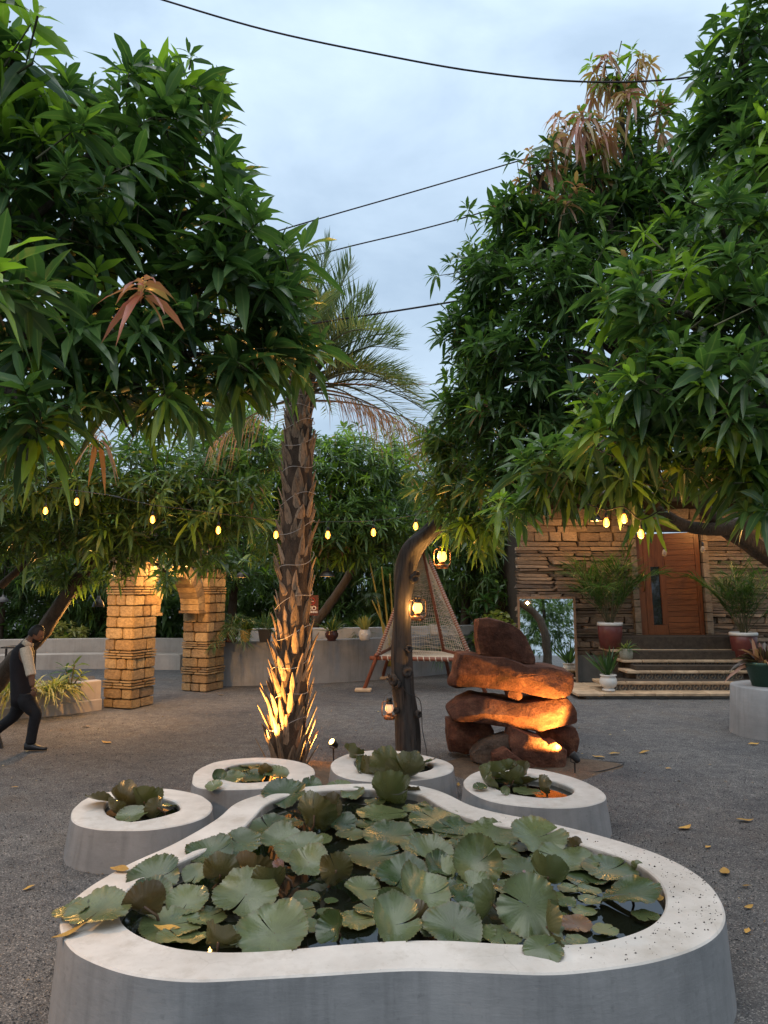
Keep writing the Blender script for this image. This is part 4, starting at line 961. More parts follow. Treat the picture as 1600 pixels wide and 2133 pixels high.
def date_palm():
    base = gnd(600, 1592); axis = [(600, 1592, 9.0), (603, 1480, 9.0), (609, 1350, 9.0), (615, 1200, 9.0), (620, 1050, 9.0), (622, 930, 9.0), (624, 850, 9.0), (626, 800, 9.0)]
    root = empty('date_palm', base, 'date palm with rough spiky trunk rising behind the toe basins', 'tree')
    O = np.array(base); A = [np.array(at(*a)) for a in axis]; S = spline(A, 56); m = len(S)
    rad = [np.interp(i / (m - 1), [0, .12, .35, .6, .9, 1], [.215, .205, .195, .185, .150, .125]) for i in range(m)]
    mb = MB(); mb.tube([p - O for p in S], [r * (1 + .05 * noise.noise(Vector((0, 0, i * .9)))) for i, r in enumerate(rad)], 18); mb.build('trunk', M['palm_core'], root, True)
    # cut leaf bases (boots): tapering wedges, shared meshes
    variants = []
    for k in range(6):
        rs = random.Random(k); w, t = 0.062, 0.020; prof = [(0, 1.0, 1.0), (.3, .95, 1.05), (.62, .72, .9), (.85, .42 + rs.uniform(-.1, .1), .6), (1.0, .12, .3)]
        vs = []; sk = rs.uniform(-.014, .014)
        for s_, a, b in prof:
            out = 0.03 * s_ ** 2.2
            for (sx, sy) in ((-1, 0), (-.5, .8), (.5, .8), (1, 0), (.45, -.55), (-.45, -.55)):
                vs.append((sx * w * a + sk * s_ + rs.uniform(-.004, .004), out + sy * t * b + 0.012 * abs(sx) * -1, s_ + rs.uniform(-.015, .015)))
        fs = [(i * 6 + j, i * 6 + (j + 1) % 6, (i + 1) * 6 + (j + 1) % 6, (i + 1) * 6 + j) for i in range(4) for j in range(6)] + [tuple(range(24, 30))]
        variants.append(MB().add(vs, fs).mesh('leaf_base', M['boot']))
    rs = random.Random(9); n = 292; zt = 0.0
    for i in range(n):
        s = (i + .5) / n; s = min(.999, max(.001, s ** 0.94 + rs.uniform(-.012, .012))); a = i * 2.39996 + rs.uniform(-.35, .35); f = s * (m - 1); i0 = min(int(f), m - 2)
        c = np.array(S[i0]) + (np.array(S[i0 + 1]) - np.array(S[i0])) * (f - i0); r = rad[i0]
        low = max(0, 1 - s / 0.45); L = (0.22 + 0.15 * low + rs.uniform(-.05, .09)) * (0.8 if s > .75 else 1); lean = R(8 + 11 * low + rs.uniform(-6, 10))
        o = bpy.data.objects.new('leaf_base', variants[rs.randrange(6)]); col.objects.link(o); o.parent = root
        o.rotation_euler = (Matrix.Rotation(a - math.pi / 2, 3, 'Z') @ Matrix.Rotation(-lean, 3, 'X') @ Matrix.Rotation(rs.uniform(-.14, .14), 3, 'Y')).to_euler()
        ww = rs.uniform(0.5, 1.0); o.scale = (ww, ww, L)
        o.location = Vector((c[0] + math.cos(a) * (r - .012), c[1] + math.sin(a) * (r - .012), c[2] - L * .35 + (0.06 if s < .03 else 0))) - base
    # fronds
    top = np.array(at(628, 800, 9.0)) - O
    specs = []
    for k in range(34):
        az = k * 2.39996 + .4; u = k / 33; specs.append((az, R(78 - 62 * u + rng.normal(0, 4)), rng.uniform(1.55, 2.0), 0.22 + 0.42 * u, 0.05 if u < .85 else .25))
    specs += [(R(-8), R(22), 1.75, .58, .1), (R(10), R(38), 1.8, .55, .1), (R(-20), R(50), 1.85, .52, 0), (R(5), R(62), 1.8, .40, 0), (R(-35), R(30), 1.75, .6, .1), (R(80), R(80), 1.9, .05, 0), (R(0), R(45), 1.7, .62, .05), (R(-15), R(30), 1.55, .5, .05), (R(-45), R(55), 1.7, .5, 0), (R(20), R(15), 1.6, .55, .1), (R(60), R(70), 1.85, .2, 0), (R(30), R(82), 2.2, .10, 0), (R(-10), R(74), 2.1, .16, 0), (R(5), R(66), 2.05, .26, 0), (R(160), R(72), 2.0, .2, 0), (R(120), R(84), 2.2, .05, 0), (R(-40), R(68), 2.0, .3, 0), (R(-70), R(60), 1.7, .35, 0), (R(-6), R(2), 1.75, .32, .95), (R(-22), R(-6), 1.15, .22, .95), (R(15), R(6), 1.6, .5, .9), (R(175), R(-12), 1.1, .3, .95)]
    for az, el, ln, dr, kd in specs:
        lv = Leaves(1); dead = kd > .8
        b = top + np.array([math.cos(az) * .07, math.sin(az) * .07, rng.uniform(-.18, .08) - (.12 if dead else 0)])
        pts = frond_arrays(lv, b, az, el, ln, dr, 44 if not dead else 32, .42 if not dead else .30, .0165 if not dead else .012, kd, .7, fold=.6 if not dead else -.2, hang=.04 if not dead else 1.3)
        fo = lv.build('frond', M['palm_leaf'], root, fold=.35, wide=.4, roll=.25)
        mb = MB(); rachis(mb, pts, .017, .003); mb.build('rachis', M['boot'] if dead else M['twig'], fo)
    # straw coloured sheath stubs under the crown
    for k in range(16):
        a = k * 2.4; L = rs.uniform(.25, .5)
        o = MB().tube([(0, 0, 0), (0.03, 0, L * .5), (0.10, 0, L)], [.022, .016, .005], 5).build('leaf_sheath', M['boot'], root)
        o.rotation_euler = (0, 0, a); o.location = Vector(top) + Vector((math.cos(a) * .11, math.sin(a) * .11, -.25 + rs.uniform(-.1, .1)))
    # pale wire wound round the trunk
    pts = []
    for i in range(330):
        s = .06 + .86 * i / 329; f = s * (m - 1); i0 = min(int(f), m - 2); c = np.array(S[i0]); a = s * 2 * math.pi * 15
        pts.append(c + np.array([math.cos(a) * (rad[i0] + .035), math.sin(a) * (rad[i0] + .035), .035 * math.sin(a * 2.3) + (f - i0) * (S[i0 + 1][2] - S[i0][2])]) - O)
    tag(MB().tube(pts, .0038, 5).build('fairy_light_wire', M['fairy'], None, True, base), 'thin pale wire wound in turns around the palm trunk', 'wire')
    a, b = at(598, 794, 8.8), at(905, 800, 8.9)
    tag(MB().tube([(0, 0, 0), ((b - a) * .5 + Vector((0, 0, -.02)))[:], (b - a)[:]], .004, 5).build('twine', M['orange'], None, True, a), 'orange twine stretched from the top of the palm trunk', 'twine')
    return base
PALM = date_palm()

# ------------------------------------------------------------------ water lilies
def lily_mesh(Rr, seed, cup=0.12, rip=0.05, slit=0.10, fold=0.0, rust=0.0, low=0.06):
    rs = np.random.default_rng(seed); na, nr = 90, 7; th = np.linspace(slit, 2 * math.pi - slit, na); ph = rs.random(6) * 6.28
    V = [(0, 0, 0)]; C = [(rs.random(), 0, .5, 1 - rust)]; t0 = C[0][0]
    for j in range(1, nr + 1):
        q = j / nr; r = q * (1 + .03 * np.sin(2 * th + ph[0]) + .03 * np.sin(3 * th + ph[1]))
        if j == nr: r = r * (1 + .026 * np.where(np.arange(na) % 2, 1, -1) * rs.uniform(.4, 1.3, na))
        pull = 1 - .10 * np.exp(-((th - slit) / .25) ** 2) * q - .10 * np.exp(-((2 * math.pi - slit - th) / .25) ** 2) * q
        r = r * pull; x, y = np.cos(th) * r, np.sin(th) * r
        z = cup * q ** 2.2 + low * q * q * (np.sin(2 * th + ph[2]) + .7 * np.sin(3 * th + ph[3])) + rip * q ** 7 * np.sin(17 * th + 2 * np.sin(2 * th + ph[0]) + ph[4]) * (.35 + .35 * np.sin(3 * th + ph[1])) + rip * .9 * q ** 4 * np.sin(5 * th + 1.5 * np.sin(th + ph[2]) + ph[5])
        if fold: z = z + fold * np.abs(np.cos(th)) ** 1.5 * q * q; x = x * (1 - .35 * abs(fold) * q * np.abs(np.cos(th)))
        V += list(zip(x, y, z)); C += [(t0, q, k / na, 1 - rust) for k in range(na)]
    T = [(0, 1 + k, 2 + k) for k in range(na - 1)]
    Q = [(1 + (j - 1) * na + k, 1 + j * na + k, 1 + j * na + k + 1, 1 + (j - 1) * na + k + 1) for j in range(1, nr) for k in range(na - 1)]
    return np_mesh('leaf', np.array(V) * Rr, T, Q, C, M['lily'], True)

def lily_set(root, zw, items, lift=0.0):
    O = root.location
    for i, it in enumerate(items):
        px, py, w, tilt, az = it[:5]; o_ = it[5] if len(it) > 5 else {}
        if 12 < tilt < 50: tilt *= .62
        w *= .99
        h = o_.get('h', 0.012 + 0.004 * (i % 5) + 0.0)
        zg = zw + h; c = gnd(px, py, zg)
        Rr = w / 2 * c.y / FPX * 1.02
        up = Rr * math.sin(R(abs(tilt))) * (0.80 if tilt > 12 else 0.3)
        if 'h' not in o_: c = gnd(px, py, zg + up); 
        Rr = w / 2 * c.y / FPX * 1.02
        t, a = R(tilt), R(az); nrm = Vector((math.sin(t) * math.cos(a), math.sin(t) * math.sin(a), math.cos(t)))
        q = Vector((0, 0, 1)).rotation_difference(nrm) @ Matrix.Rotation(o_.get('spin', (i * 2.1) % 6.28), 3, 'Z').to_quaternion()
        steep = min(1, tilt / 50)
        me = lily_mesh(Rr, 100 + i * 7 + int(px), o_.get('cup', .035 + .26 * steep + .18 * rng.random() * steep), o_.get('rip', .034 + .07 * steep), o_.get('slit', .025 + .05 * rng.random()), o_.get('fold', float(rng.uniform(-.12, .34)) * steep), o_.get('rust', 0.0), o_.get('low', .02 + .13 * steep))
        ob = bpy.data.objects.new('leaf', me); col.objects.link(ob); ob.parent = root; ob.location = c - O
        ob.rotation_mode = 'QUATERNION'; ob.rotation_quaternion = q
        if c.z > zw + .05 and 'h' not in o_:
            p0 = Vector((0, 0, -.002)); foot = Vector((rng.uniform(-.08, .08), rng.uniform(.0, .12), zw - .02 - c.z)); inv = q.to_matrix().inverted()
            MB().tube([p0, inv @ (foot * .5 + Vector((0.02, .02, 0))), inv @ foot], [.007, .008, .010], 6).build('stalk', M['lily_stem'], ob, True)

CAMW = -90                      # tilt towards the camera
U = 90                          # tilt away from it
pad_lilies = [
 (594, 1656, 92, 30, -95), (650, 1636, 42, 40, -60), (655, 1698, 85, 72, 70), (690, 1690, 70, 76, 120), (708, 1640, 58, 8, -90), (735, 1655, 50, 25, -120), (710, 1716, 68, 25, -60), (560, 1724, 92, 14, -90), (590, 1752, 88, 30, -70),
 (625, 1770, 100, 25, -100), (642, 1797, 82, 42, -70), (662, 1750, 56, 5, -90), (795, 1695, 102, 2, 0), (770, 1717, 62, 2, 90), (733, 1739, 66, 2, 0), (813, 1742, 112, 7, -80), (780, 1670, 44, 1, 0), (868, 1685, 58, 3, -90), (895, 1676, 46, 3, 0),
 (905, 1706, 105, 5, -90), (940, 1727, 84, 3, 0), (776, 1784, 118, 4, -90), (886, 1762, 104, 5, -90), (898, 1778, 92, 28, -60), (812, 1653, 90, 62, 80, dict(h=.10)), (845, 1648, 60, 35, 70), (838, 1824, 102, 30, -90), (878, 1862, 115, 46, -55, dict(fold=.25)),
 (914, 1808, 68, 48, -50), (700, 1812, 68, 82, 95), (757, 1853, 78, 22, -40), (588, 1822, 52, 80, 165, dict(rust=1, fold=.5)), (512, 1864, 132, 32, -85), (610, 1898, 96, 3, -90), (570, 1944, 142, 34, -90), (700, 1936, 72, 58, -140, dict(fold=.3)),
 (742, 1916, 84, 3, 0), (778, 1894, 78, 3, 0), (820, 1880, 56, 50, -110), (822, 1926, 112, 48, -70, dict(fold=.3)), (868, 1912, 58, 72, 100), (922, 1932, 92, 30, -90), (440, 1776, 96, 26, -100), (495, 1756, 96, 22, -75), (497, 1792, 60, 10, -60),
 (324, 1828, 106, 38, -95), (318, 1862, 78, 45, -60), (205, 1897, 128, 14, -115, dict(h=.115, cup=.10)), (150, 1896, 70, 10, -150, dict(h=.10)), (300, 1888, 86, 66, 110), (390, 1880, 84, 36, -95), (355, 1927, 124, 4, -90), (380, 1956, 104, 16, 70), (488, 1953, 66, 16, -60),
 (455, 1962, 78, 62, 75), (459, 1822, 78, 66, 90), (408, 1822, 54, 40, -100), (524, 1820, 84, 58, 80), (560, 1838, 70, 62, 100), (640, 1868, 56, 4, 0), (690, 1876, 28, 2, 0),
 (952, 1729, 104, 5, -70), (1022, 1742, 112, 7, -100), (1122, 1744, 112, 30, -85), (1176, 1789, 136, 3, -80), (1040, 1778, 86, 6, 0), (994, 1798, 102, 55, -95, dict(low=.03)), (924, 1812, 66, 45, -120), (985, 1842, 64, 42, -100), (967, 1868, 62, 30, -60),
 (965, 1904, 68, 20, -90), (944, 1934, 116, 32, -85), (1026, 1884, 92, 76, 150), (1100, 1886, 120, 66, -100, dict(cup=.1, low=.04)), (1140, 1930, 90, 76, -10, dict(fold=.3)), (1132, 1974, 84, 26, -110, dict(h=.095, fold=-.12, cup=-.05)), (1142, 1826, 84, 62, 70), (1090, 1812, 100, 3, -90), (1268, 1812, 112, 4, -70),
 (1312, 1862, 128, 22, 160, dict(fold=-.15)), (1220, 1828, 94, 3, 0), (1184, 1851, 46, 3, 0), (1226, 1854, 48, 4, 0), (1180, 1880, 40, 8, -90), (1230, 1874, 48, 2, 0), (1216, 1898, 50, 2, 0), (1200, 1926, 64, 6, -90, dict(rust=.7)), (1262, 1937, 50, 2, -90), (1200, 1958, 46, 1, 0),
 (1345, 1908, 54, 2, 0), (1198, 1761, 34, 78, 100), (1326, 1806, 24, 80, 60), (1045, 1950, 80, 5, -90), (1000, 1940, 60, 8, -60), (880, 1806, 60, 3, 0), (930, 1850, 60, 12, -90), (1060, 1850, 70, 3, 0), (860, 1720, 40, 2, 0), (655, 1775, 44, 3, 0), (800, 1820, 60, 2, 0), (1130, 1790, 60, 2, 0),
 (340, 1900, 60, 3, 0), (430, 1910, 80, 3, 0), (530, 1905, 60, 3, 0), (640, 1930, 60, 2, 0), (1160, 1905, 40, 2, 0), (1150, 1865, 44, 2, 0), (960, 1760, 60, 3, 0), (680, 1900, 40, 2, 0), (600, 1715, 60, 3, 0), (1090, 1765, 60, 3, 0), (1240, 1790, 56, 3, 0)]
wl_root = empty('water_lily', (pad.location.x, pad.location.y, ZW), 'mass of broad wavy lily leaves crowding the large pond', 'water lily', 'water lilies')
lily_set(wl_root, ZW, pad_lilies)
toe_lilies = [
 [(210, 1667, 66, 40, 75, dict(h=.10)), (262, 1672, 70, 55, 80), (300, 1670, 70, 60, 95), (328, 1682, 46, 84, 150), (232, 1686, 44, 60, 60), (275, 1700, 60, 28, -95, dict(h=.06)), (350, 1680, 44, 20, 80), (300, 1690, 40, 3, 0)],
 [(484, 1622, 52, 20, -90), (522, 1619, 58, 18, -80), (577, 1612, 50, 24, -70), (455, 1618, 30, 60, -60), (446, 1637, 36, 30, -100, dict(h=.08)), (500, 1602, 48, 4, 0), (545, 1600, 50, 3, 0), (553, 1607, 30, 65, 100), (520, 1594, 40, 3, 0)],
 [(735, 1570, 46, 55, 60, dict(h=.11)), (780, 1586, 54, 5, 0), (830, 1582, 50, 5, 0), (870, 1592, 48, 8, 0), (815, 1606, 90, 60, 85, dict(h=.12)), (845, 1612, 80, 55, 100, dict(h=.12)), (770, 1606, 56, 62, 70, dict(h=.09)), (800, 1594, 40, 40, -90), (890, 1588, 46, 30, 140, dict(h=.08)), (745, 1600, 46, 70, -20, dict(h=.08)), (830, 1598, 50, 35, -80)],
 [(1030, 1608, 44, 65, 80, dict(h=.10)), (1060, 1602, 40, 50, 120, dict(h=.12)), (1085, 1606, 44, 70, 100, dict(h=.1)), (1040, 1620, 64, 25, 70, dict(h=.08)), (1070, 1625, 50, 55, 90), (1010, 1628, 60, 60, 20, dict(h=.10)), (1095, 1630, 56, 40, 80), (1125, 1636, 40, 82, 20), (1055, 1632, 46, 10, 0), (1100, 1650, 60, 4, 0), (1000, 1640, 30, 20, -100, dict(h=.08)), (1052, 1648, 20, 60, -90, dict(h=.08))]]
tl_lab = ['dark upturned lily leaves in the egg shaped toe basin', 'pale flat lily leaves in the toe basin before the palm', 'crowded lily leaves standing over the toe basin before the log post', 'dark lily leaves bunched at one end of the oval toe basin']
for i in range(4):
    r_, zw_, _ = toes[i]; e = empty('water_lily', (r_.location.x, r_.location.y, zw_), tl_lab[i], 'water lily', 'water lilies'); lily_set(e, zw_, toe_lilies[i])
# withered leaf, flower bud, fallen leaves
def curled(name, label, px, py, z, size, mat, cat, rz, group=None):
    p = gnd(px, py, z); V = []; n, k = 9, 5
    for i in range(n):
        s = i / (n - 1)
        for j in range(k):
            w = (j / (k - 1) - .5) * math.sin(math.pi * min(1, max(.03, s))) * .42
            V.append(((s - .5), w, .25 * (s - .5) ** 2 + .9 * w * w + .03 * math.sin(s * 7 + px)))
    Q = [(i * k + j, (i + 1) * k + j, (i + 1) * k + j + 1, i * k + j + 1) for i in range(n - 1) for j in range(k - 1)]
    o = obj(name, np_mesh(name, np.array(V) * size, None, Q, None, mat), None, (p.x, p.y, z + .004), (rng.normal(0, .12), rng.normal(0, .12), rz)); tag(o, label, cat, group); return o
FL_LAB = ['orange fallen leaf on the gravel right of the walking man', 'yellow fallen leaf halfway between the man and the palm, closest to the man', 'pale fallen leaf on lit gravel at the foot of the second arch pillar', 'long yellow fallen leaf at the frame edge beyond the oval toe basin',
          'small yellow fallen leaf just beyond the curved end of the pond', 'yellow fallen leaf beside the wide end of the pond rim', 'brown fallen leaf next to the pond end, at the frame edge', 'brown fallen leaf on gravel between the spotlight and the pedestal', 'curled fallen leaf closest to the rock spotlight',
          'fallen leaf on open gravel behind the oval toe basin', 'dull fallen leaf on the gravel in front of the pedestal', 'yellow fallen leaf on the gravel between two toe basins', 'tiny yellow fallen leaf at the frame edge beside the pond', 'tiny pale fallen leaf nearest the viewer beside the pond',
          'pale green fallen leaf behind the far pond rim', 'brown fallen leaf in front of the house steps', 'tiny fallen leaf on gravel at the frame edge near the egg shaped basin', 'small fallen leaf on gravel below the walking man']
for k, (px, py, rz) in enumerate([(180, 1514, .1), (222, 1547, -.3), (460, 1448, .2), (1552, 1709, 0), (1427, 1725, .5), (1510, 1817, 1.2), (1555, 1846, .1), (1342, 1567, .2), (1247, 1577, -.5), (1392, 1601, 0), (1570, 1550, .1), (955, 1635, 1.5), (1560, 1890, .4), (1557, 1940, .9), (1475, 1765, .7), (1280, 1570, .2), (60, 1850, .8), (30, 1640, .3)]):
    big = (py < 1600) or px in (1552, 1510, 1427)
    curled('fallen_leaf', FL_LAB[k], px, py, 0.004, .17 if big else .09, M['dead'], 'leaf', rz, 'leaves fallen on the gravel')
curled('dry_lily_leaf', 'brown curled dead lily leaf on the corner of the pond rim', 146, 1944, H_PAD + .012, .17, M['dead'], 'leaf', .5)
curled('dry_lily_leaf', 'withered pale lily leaf on the long rim behind the pond', 250, 1812, H_PAD + .01, .17, M['dead'], 'leaf', -.5)
curled('fallen_leaf', 'yellow leaf floating on a lily leaf near the front rim', 348, 1935, ZW + .03, .14, M['dead'], 'leaf', .1)
curled('fallen_leaf', 'yellow leaf caught on a lily leaf by the curved end of the pond', 1374, 1872, ZW + .05, .11, M['dead'], 'leaf', 1.2)
def bud():
    p = gnd(1092, 1833, ZW + .06); root = empty('lily_flower', p, 'small closed pink and white lily bud among the leaves', 'flower')
    t = pmat('petal', (0.55, 0.30, 0.33), (0.7, 0.62, 0.62), 8, .5, 0, fine=False)
    for k in range(6):
        a = k * 1.047; o = MB().add([(0, 0, 0), (.016, .012, .02), (.016, -.012, .02), (.005, 0, .06)], [(0, 2, 3), (0, 3, 1), (0, 1, 2)]).build('petal', t, root, True); o.rotation_euler = (0, 0, a)
    MB().tube([(0, 0, 0), (.01, .01, -.09)], .005, 6).build('stalk', M['lily_stem'], root)
bud()

def litter():
    n = 420; lv = Leaves(1); x = rng.uniform(-5.5, 6.5, n); y = rng.uniform(4.2, 14.5, n)
    a = rng.random(n) * 6.28; D = np.stack([np.cos(a), np.sin(a), rng.uniform(0.02, .25, n)], 1); L = rng.uniform(.015, .05, n)
    lv.add(np.stack([x, y, np.full(n, .006)], 1), D, L, L * rng.uniform(.3, .6, n), .1, 0., rng.random(n))
    t = NT('litter_bits'); at_ = t.new('ShaderNodeAttribute', attribute_name='leafdata'); sp = t.new('ShaderNodeSeparateColor'); t.l.new(at_.outputs['Color'], sp.inputs[0])
    m = t.set(t.ramp(sp.outputs[0], [(0, (.06, .04, .025)), (.6, (.20, .13, .06)), (1, (.42, .32, .14))]), .8)
    tag(lv.build('leaf_litter', m), 'tiny dry leaf bits strewn over the gravel', 'litter', kind='stuff')
litter()
# ------------------------------------------------------------------ bent log post
WARM = (1.0, 0.50, 0.14)
def lamp(name, loc, power, color=WARM, r=0.03, parent=None, spot=None, rot=None):
    d = bpy.data.lights.new(name, 'SPOT' if spot else 'POINT'); d.energy = power; d.color = color; d.shadow_soft_size = r
    if spot: d.spot_size = R(spot); d.spot_blend = 0.45
    o = bpy.data.objects.new(name, d); col.objects.link(o); o.location = loc
    if parent is not None: o.parent = parent
    if rot is not None: o.rotation_euler = rot
    return o
def log_post():
    Y = 9.65; ax = [(853, 1572, 28), (851, 1530, 27), (846, 1470, 25), (839, 1425, 25), (837, 1390, 22), (836, 1340, 21), (838, 1280, 21), (840, 1220, 21.5), (844, 1186, 22.5), (850, 1160, 24), (864, 1138, 23.5), (889, 1115, 19.5), (916, 1091, 18)]
    base = gnd(853, 1567); O = np.array(base); root = empty('log_post', base, 'bent weathered grey log post standing upright, lanterns hung on it', 'post')
    C = spline([np.array(at(x, y, Y)) for x, y, r in ax], 72); rr = spline([np.array([r * .92 * Y / FPX]) for x, y, r in ax], 72); n = 28; vs = []; m = len(C); prev = None
    for i, p in enumerate(C):
        t = Vector(C[min(i + 1, m - 1)] - C[max(i - 1, 0)]).normalized(); u = Vector((1, 0, 0)) if prev is None else prev
        u = (u - t * u.dot(t)).normalized(); prev = u; w = t.cross(u)
        for k in range(n):
            a = 2 * math.pi * k / n; d = u * math.cos(a) + w * math.sin(a)
            q = Vector((math.cos(a) * 1.7, math.sin(a) * 1.7, i * .09))
            r = float(rr[i][0]) * (1 + .24 * noise.noise(q) + .13 * noise.noise(Vector((math.cos(a) * 5, math.sin(a) * 5, i * .05))) + .02 * noise.noise(Vector((a * 9, 0, i * .3))))
            vs.append(Vector(p) + d * r - base)
    fs = [(i * n + k, i * n + (k + 1) % n, (i + 1) * n + (k + 1) % n, (i + 1) * n + k) for i in range(m - 1) for k in range(n)] + [tuple(range((m - 1) * n, m * n))]
    o = MB().add(vs, fs).build('log', M['log'], root, True)
    for px, py, sx, r in [(863, 1205, .3, .05), (868, 1196, .6, .035), (852, 1352, .2, .04), (849, 1400, .1, .055), (818, 1417, -1, .06), (826, 1424, -.6, .05), (872, 1488, .6, .04), (826, 1480, -.8, .035)]:
        c = at(px, py, Y - .15) - base
        k = MB().lathe([(r * 1.35, -.02), (r * 1.2, .012), (r * .9, .03), (r * .5, .022), (r * .25, .004)], 14)
        ko = k.build('knot', M['log'], root, True, c); ko.rotation_euler = (R(90), 0, math.atan2(sx, 1) * 1.1)
    # small broken twig stubs on the knot
    for k, (a, b, c_) in enumerate([(-.13, .02, .09), (-.10, -.06, .10), (-.16, .05, .03)]):
        s = at(822, 1418, Y - .12) - base; MB().tube([s, s + Vector((a * .6, b, c_ * .6)), s + Vector((a * .7, b, c_))], [.022, .014, .005], 6).build('twig_stub', M['log'], root)
    wire = [at(838, 1430, Y - .2), at(850, 1445, Y - .2), at(875, 1460, Y - .15), at(880, 1520, Y - .1), at(888, 1560, Y - .05), gnd(890, 1585)]
    P = spline([tuple(p - base) for p in wire], 40)
    tag(MB().tube(P, .005, 5).build('lamp_cord', M['wire'], None, True, base), 'thin dark lamp cord trailing down the log post', 'cord')
log_post()

def lantern(label, px, py, Y, hang, power, globe, h=.34):
    """hurricane lantern, centre of the globe at the pixel; hang = hook point"""
    c = at(px, py, Y); base = c - Vector((0, 0, h * .46)); root = empty('lantern', base, label, 'lantern', 'hurricane lanterns on the log post'); s = h / .34
    L = lambda prof: MB().lathe([(a * s, b * s) for a, b in prof], 20)
    L([(.075, 0), (.082, .006), (.082, .045), (.070, .058), (.035, .064), (.032, .075)]).build('fuel_tank', M['copper'], root, True)
    L([(.045, .075), (.047, .085), (.036, .095)]).build('burner', M['copper'], root, True)
    g = L([(.034, .096), (.055, .125), (.062, .158), (.056, .195), (.040, .225)]); g.build('globe', globe, root, True)
    cap = L([(.055, .225), (.058, .235), (.042, .250), (.036, .285), (.048, .290), (.046, .305), (.02, .318)]).build('chimney_cap', M['steel'], root, True)
    for sx in (-1, 1):
        pts = spline([(sx * .07, 0, .04), (sx * .102, 0, .055), (sx * .110, 0, .09), (sx * .110, 0, .20), (sx * .100, 0, .25), (sx * .06, 0, .265), (sx * .038, 0, .262)], 30)
        MB().tube([np.array(p) * s for p in pts], .007 * s, 7).build('side_tube', M['copper'], root, True)
    w = MB()
    for a in (0.8, 2.35, 3.9, 5.5): w.tube([(math.cos(a) * .04 * s, math.sin(a) * .04 * s, .098 * s), (math.cos(a) * .066 * s, math.sin(a) * .066 * s, .158 * s), (math.cos(a) * .044 * s, math.sin(a) * .044 * s, .224 * s)], .0025 * s, 4)
    w.build('globe_guard', M['steel'], root)
    hk = Vector(hang) - base; top = Vector((0, 0, .31 * s)); mid = (top + hk) / 2
    MB().tube(spline([(-.095 * s, 0, .20 * s), (-.07 * s, 0, .33 * s), (0, 0, .385 * s), (.07 * s, 0, .33 * s), (.095 * s, 0, .20 * s)], 16), .003, 5).build('bail_handle', M['steel'], root)
    MB().tube([(0, 0, .385 * s), tuple(lerp(Vector((0, 0, .385 * s)), hk, .5) + Vector((.01, 0, 0))), tuple(hk)], .004, 5).build('hook', M['steel'], root)
    lamp('lantern_light', (-.02 * s, .075 * s, .16 * s), power * .6, WARM, .05, root); lamp('lantern_light', (-.078 * s, -.02 * s, .16 * s), power * .4, WARM, .05, root)
    return root
lantern('bright hurricane lantern hanging from the bent top of the log post', 921, 1160, 9.55, at(907, 1108, 9.62), 16.0, M['globe'])
lantern('bright hurricane lantern hung halfway up the side of the log post', 870, 1267, 9.42, at(862, 1232, 9.55), 14.0, M['globe'])
lantern('dim hurricane lantern hanging low beside the knot of the log post', 811, 1476, 9.5, at(822, 1428, 9.55), 1.2, M['globe_dim'], .29)

# ------------------------------------------------------------------ stacked red rocks
def rock(label, outline, Y, depth, mat, seed, front=0.84, back=0.8, mag=.035, zmin=-.06):
    P = [at(900 + x / 4.848, 1260 + y / 4.848, Y) for x, y in outline]
    L = np.array([(p.x, p.z) for p in P])
    # resample evenly
    seg = np.hypot(*(np.roll(L, -1, 0) - L).T); cum = np.concatenate([[0], np.cumsum(seg)]); n = 84
    q = np.linspace(0, cum[-1], n, endpoint=False); LL = np.concatenate([L, L[:1]]); L = np.stack([np.interp(q, cum, LL[:, 0]), np.interp(q, cum, LL[:, 1])], 1)
    c = L.mean(0); base = Vector((c[0], Y, max(zmin, L[:, 1].min())))
    front = min(.97, front + .13)
    layers = [(-.5, .0), (-.5, .14), (-.5, .28), (-.5, .42), (-.5, .56), (-.495, .70), (-.49, .82), (-.47, front), (-.455, front + (1 - front) * .7), (-.40, 1.0), (-.1, 1.0), (.1, 1.0), (.25, .97), (.42, (back + 1) / 2), (.5, back), (.5, .4), (.5, .0)]
    V = []
    for dy, s in layers:
        for k in range(n):
            x, z = c + (L[k] - c) * s; y = Y + dy * depth
            v = Vector((x, y, z)); f = Vector((x * 2.6 + seed, y * 2.6, z * 2.6))
            d = noise.noise_vector(f) * mag * (1.5 if s < .9 else .8) + noise.noise_vector(f * 3.3) * mag * .35 + noise.noise_vector(f * 9) * mag * .22
            if .9 < s: d.x *= .6; d.z *= .6
            v += d; v.z = max(v.z, zmin); V.append(v - base)
    m = len(layers)
    A = np.array([tuple(v) for v in V]); rs = np.random.default_rng(int(seed * 13)); cc = A.mean(0); A -= cc      # split faces: flatten against random planes
    for _ in range(20):
        nv = unit(rs.normal(size=3) * np.array([.55, 1.0, .55]) + np.array([0, -.35, .0])); h = A @ nv; lim = h.max() * (rs.uniform(.72, .92) if abs(nv[1]) > .75 else rs.uniform(.93, .99))
        over = h > lim; A[over] -= nv[None] * ((h[over] - lim) * .97)[:, None]
    A += cc; V = [Vector((v[0], v[1], max(v[2], zmin - base.z))) for v in A]
    F = [(i * n + k, i * n + (k + 1) % n, (i + 1) * n + (k + 1) % n, (i + 1) * n + k) for i in range(m - 1) for k in range(n)]
    me = MB().add(V, F).mesh('rock', mat, True)
    bm = bmesh.new(); bm.from_mesh(me); bmesh.ops.remove_doubles(bm, verts=bm.verts, dist=.0008); bmesh.ops.recalc_face_normals(bm, faces=bm.faces); bm.to_mesh(me); bm.free()
    try: me.set_sharp_from_angle(angle=R(24))
    except Exception: pass
    return tag(obj('rock', me, None, base), label, 'rock', 'stacked red rocks')
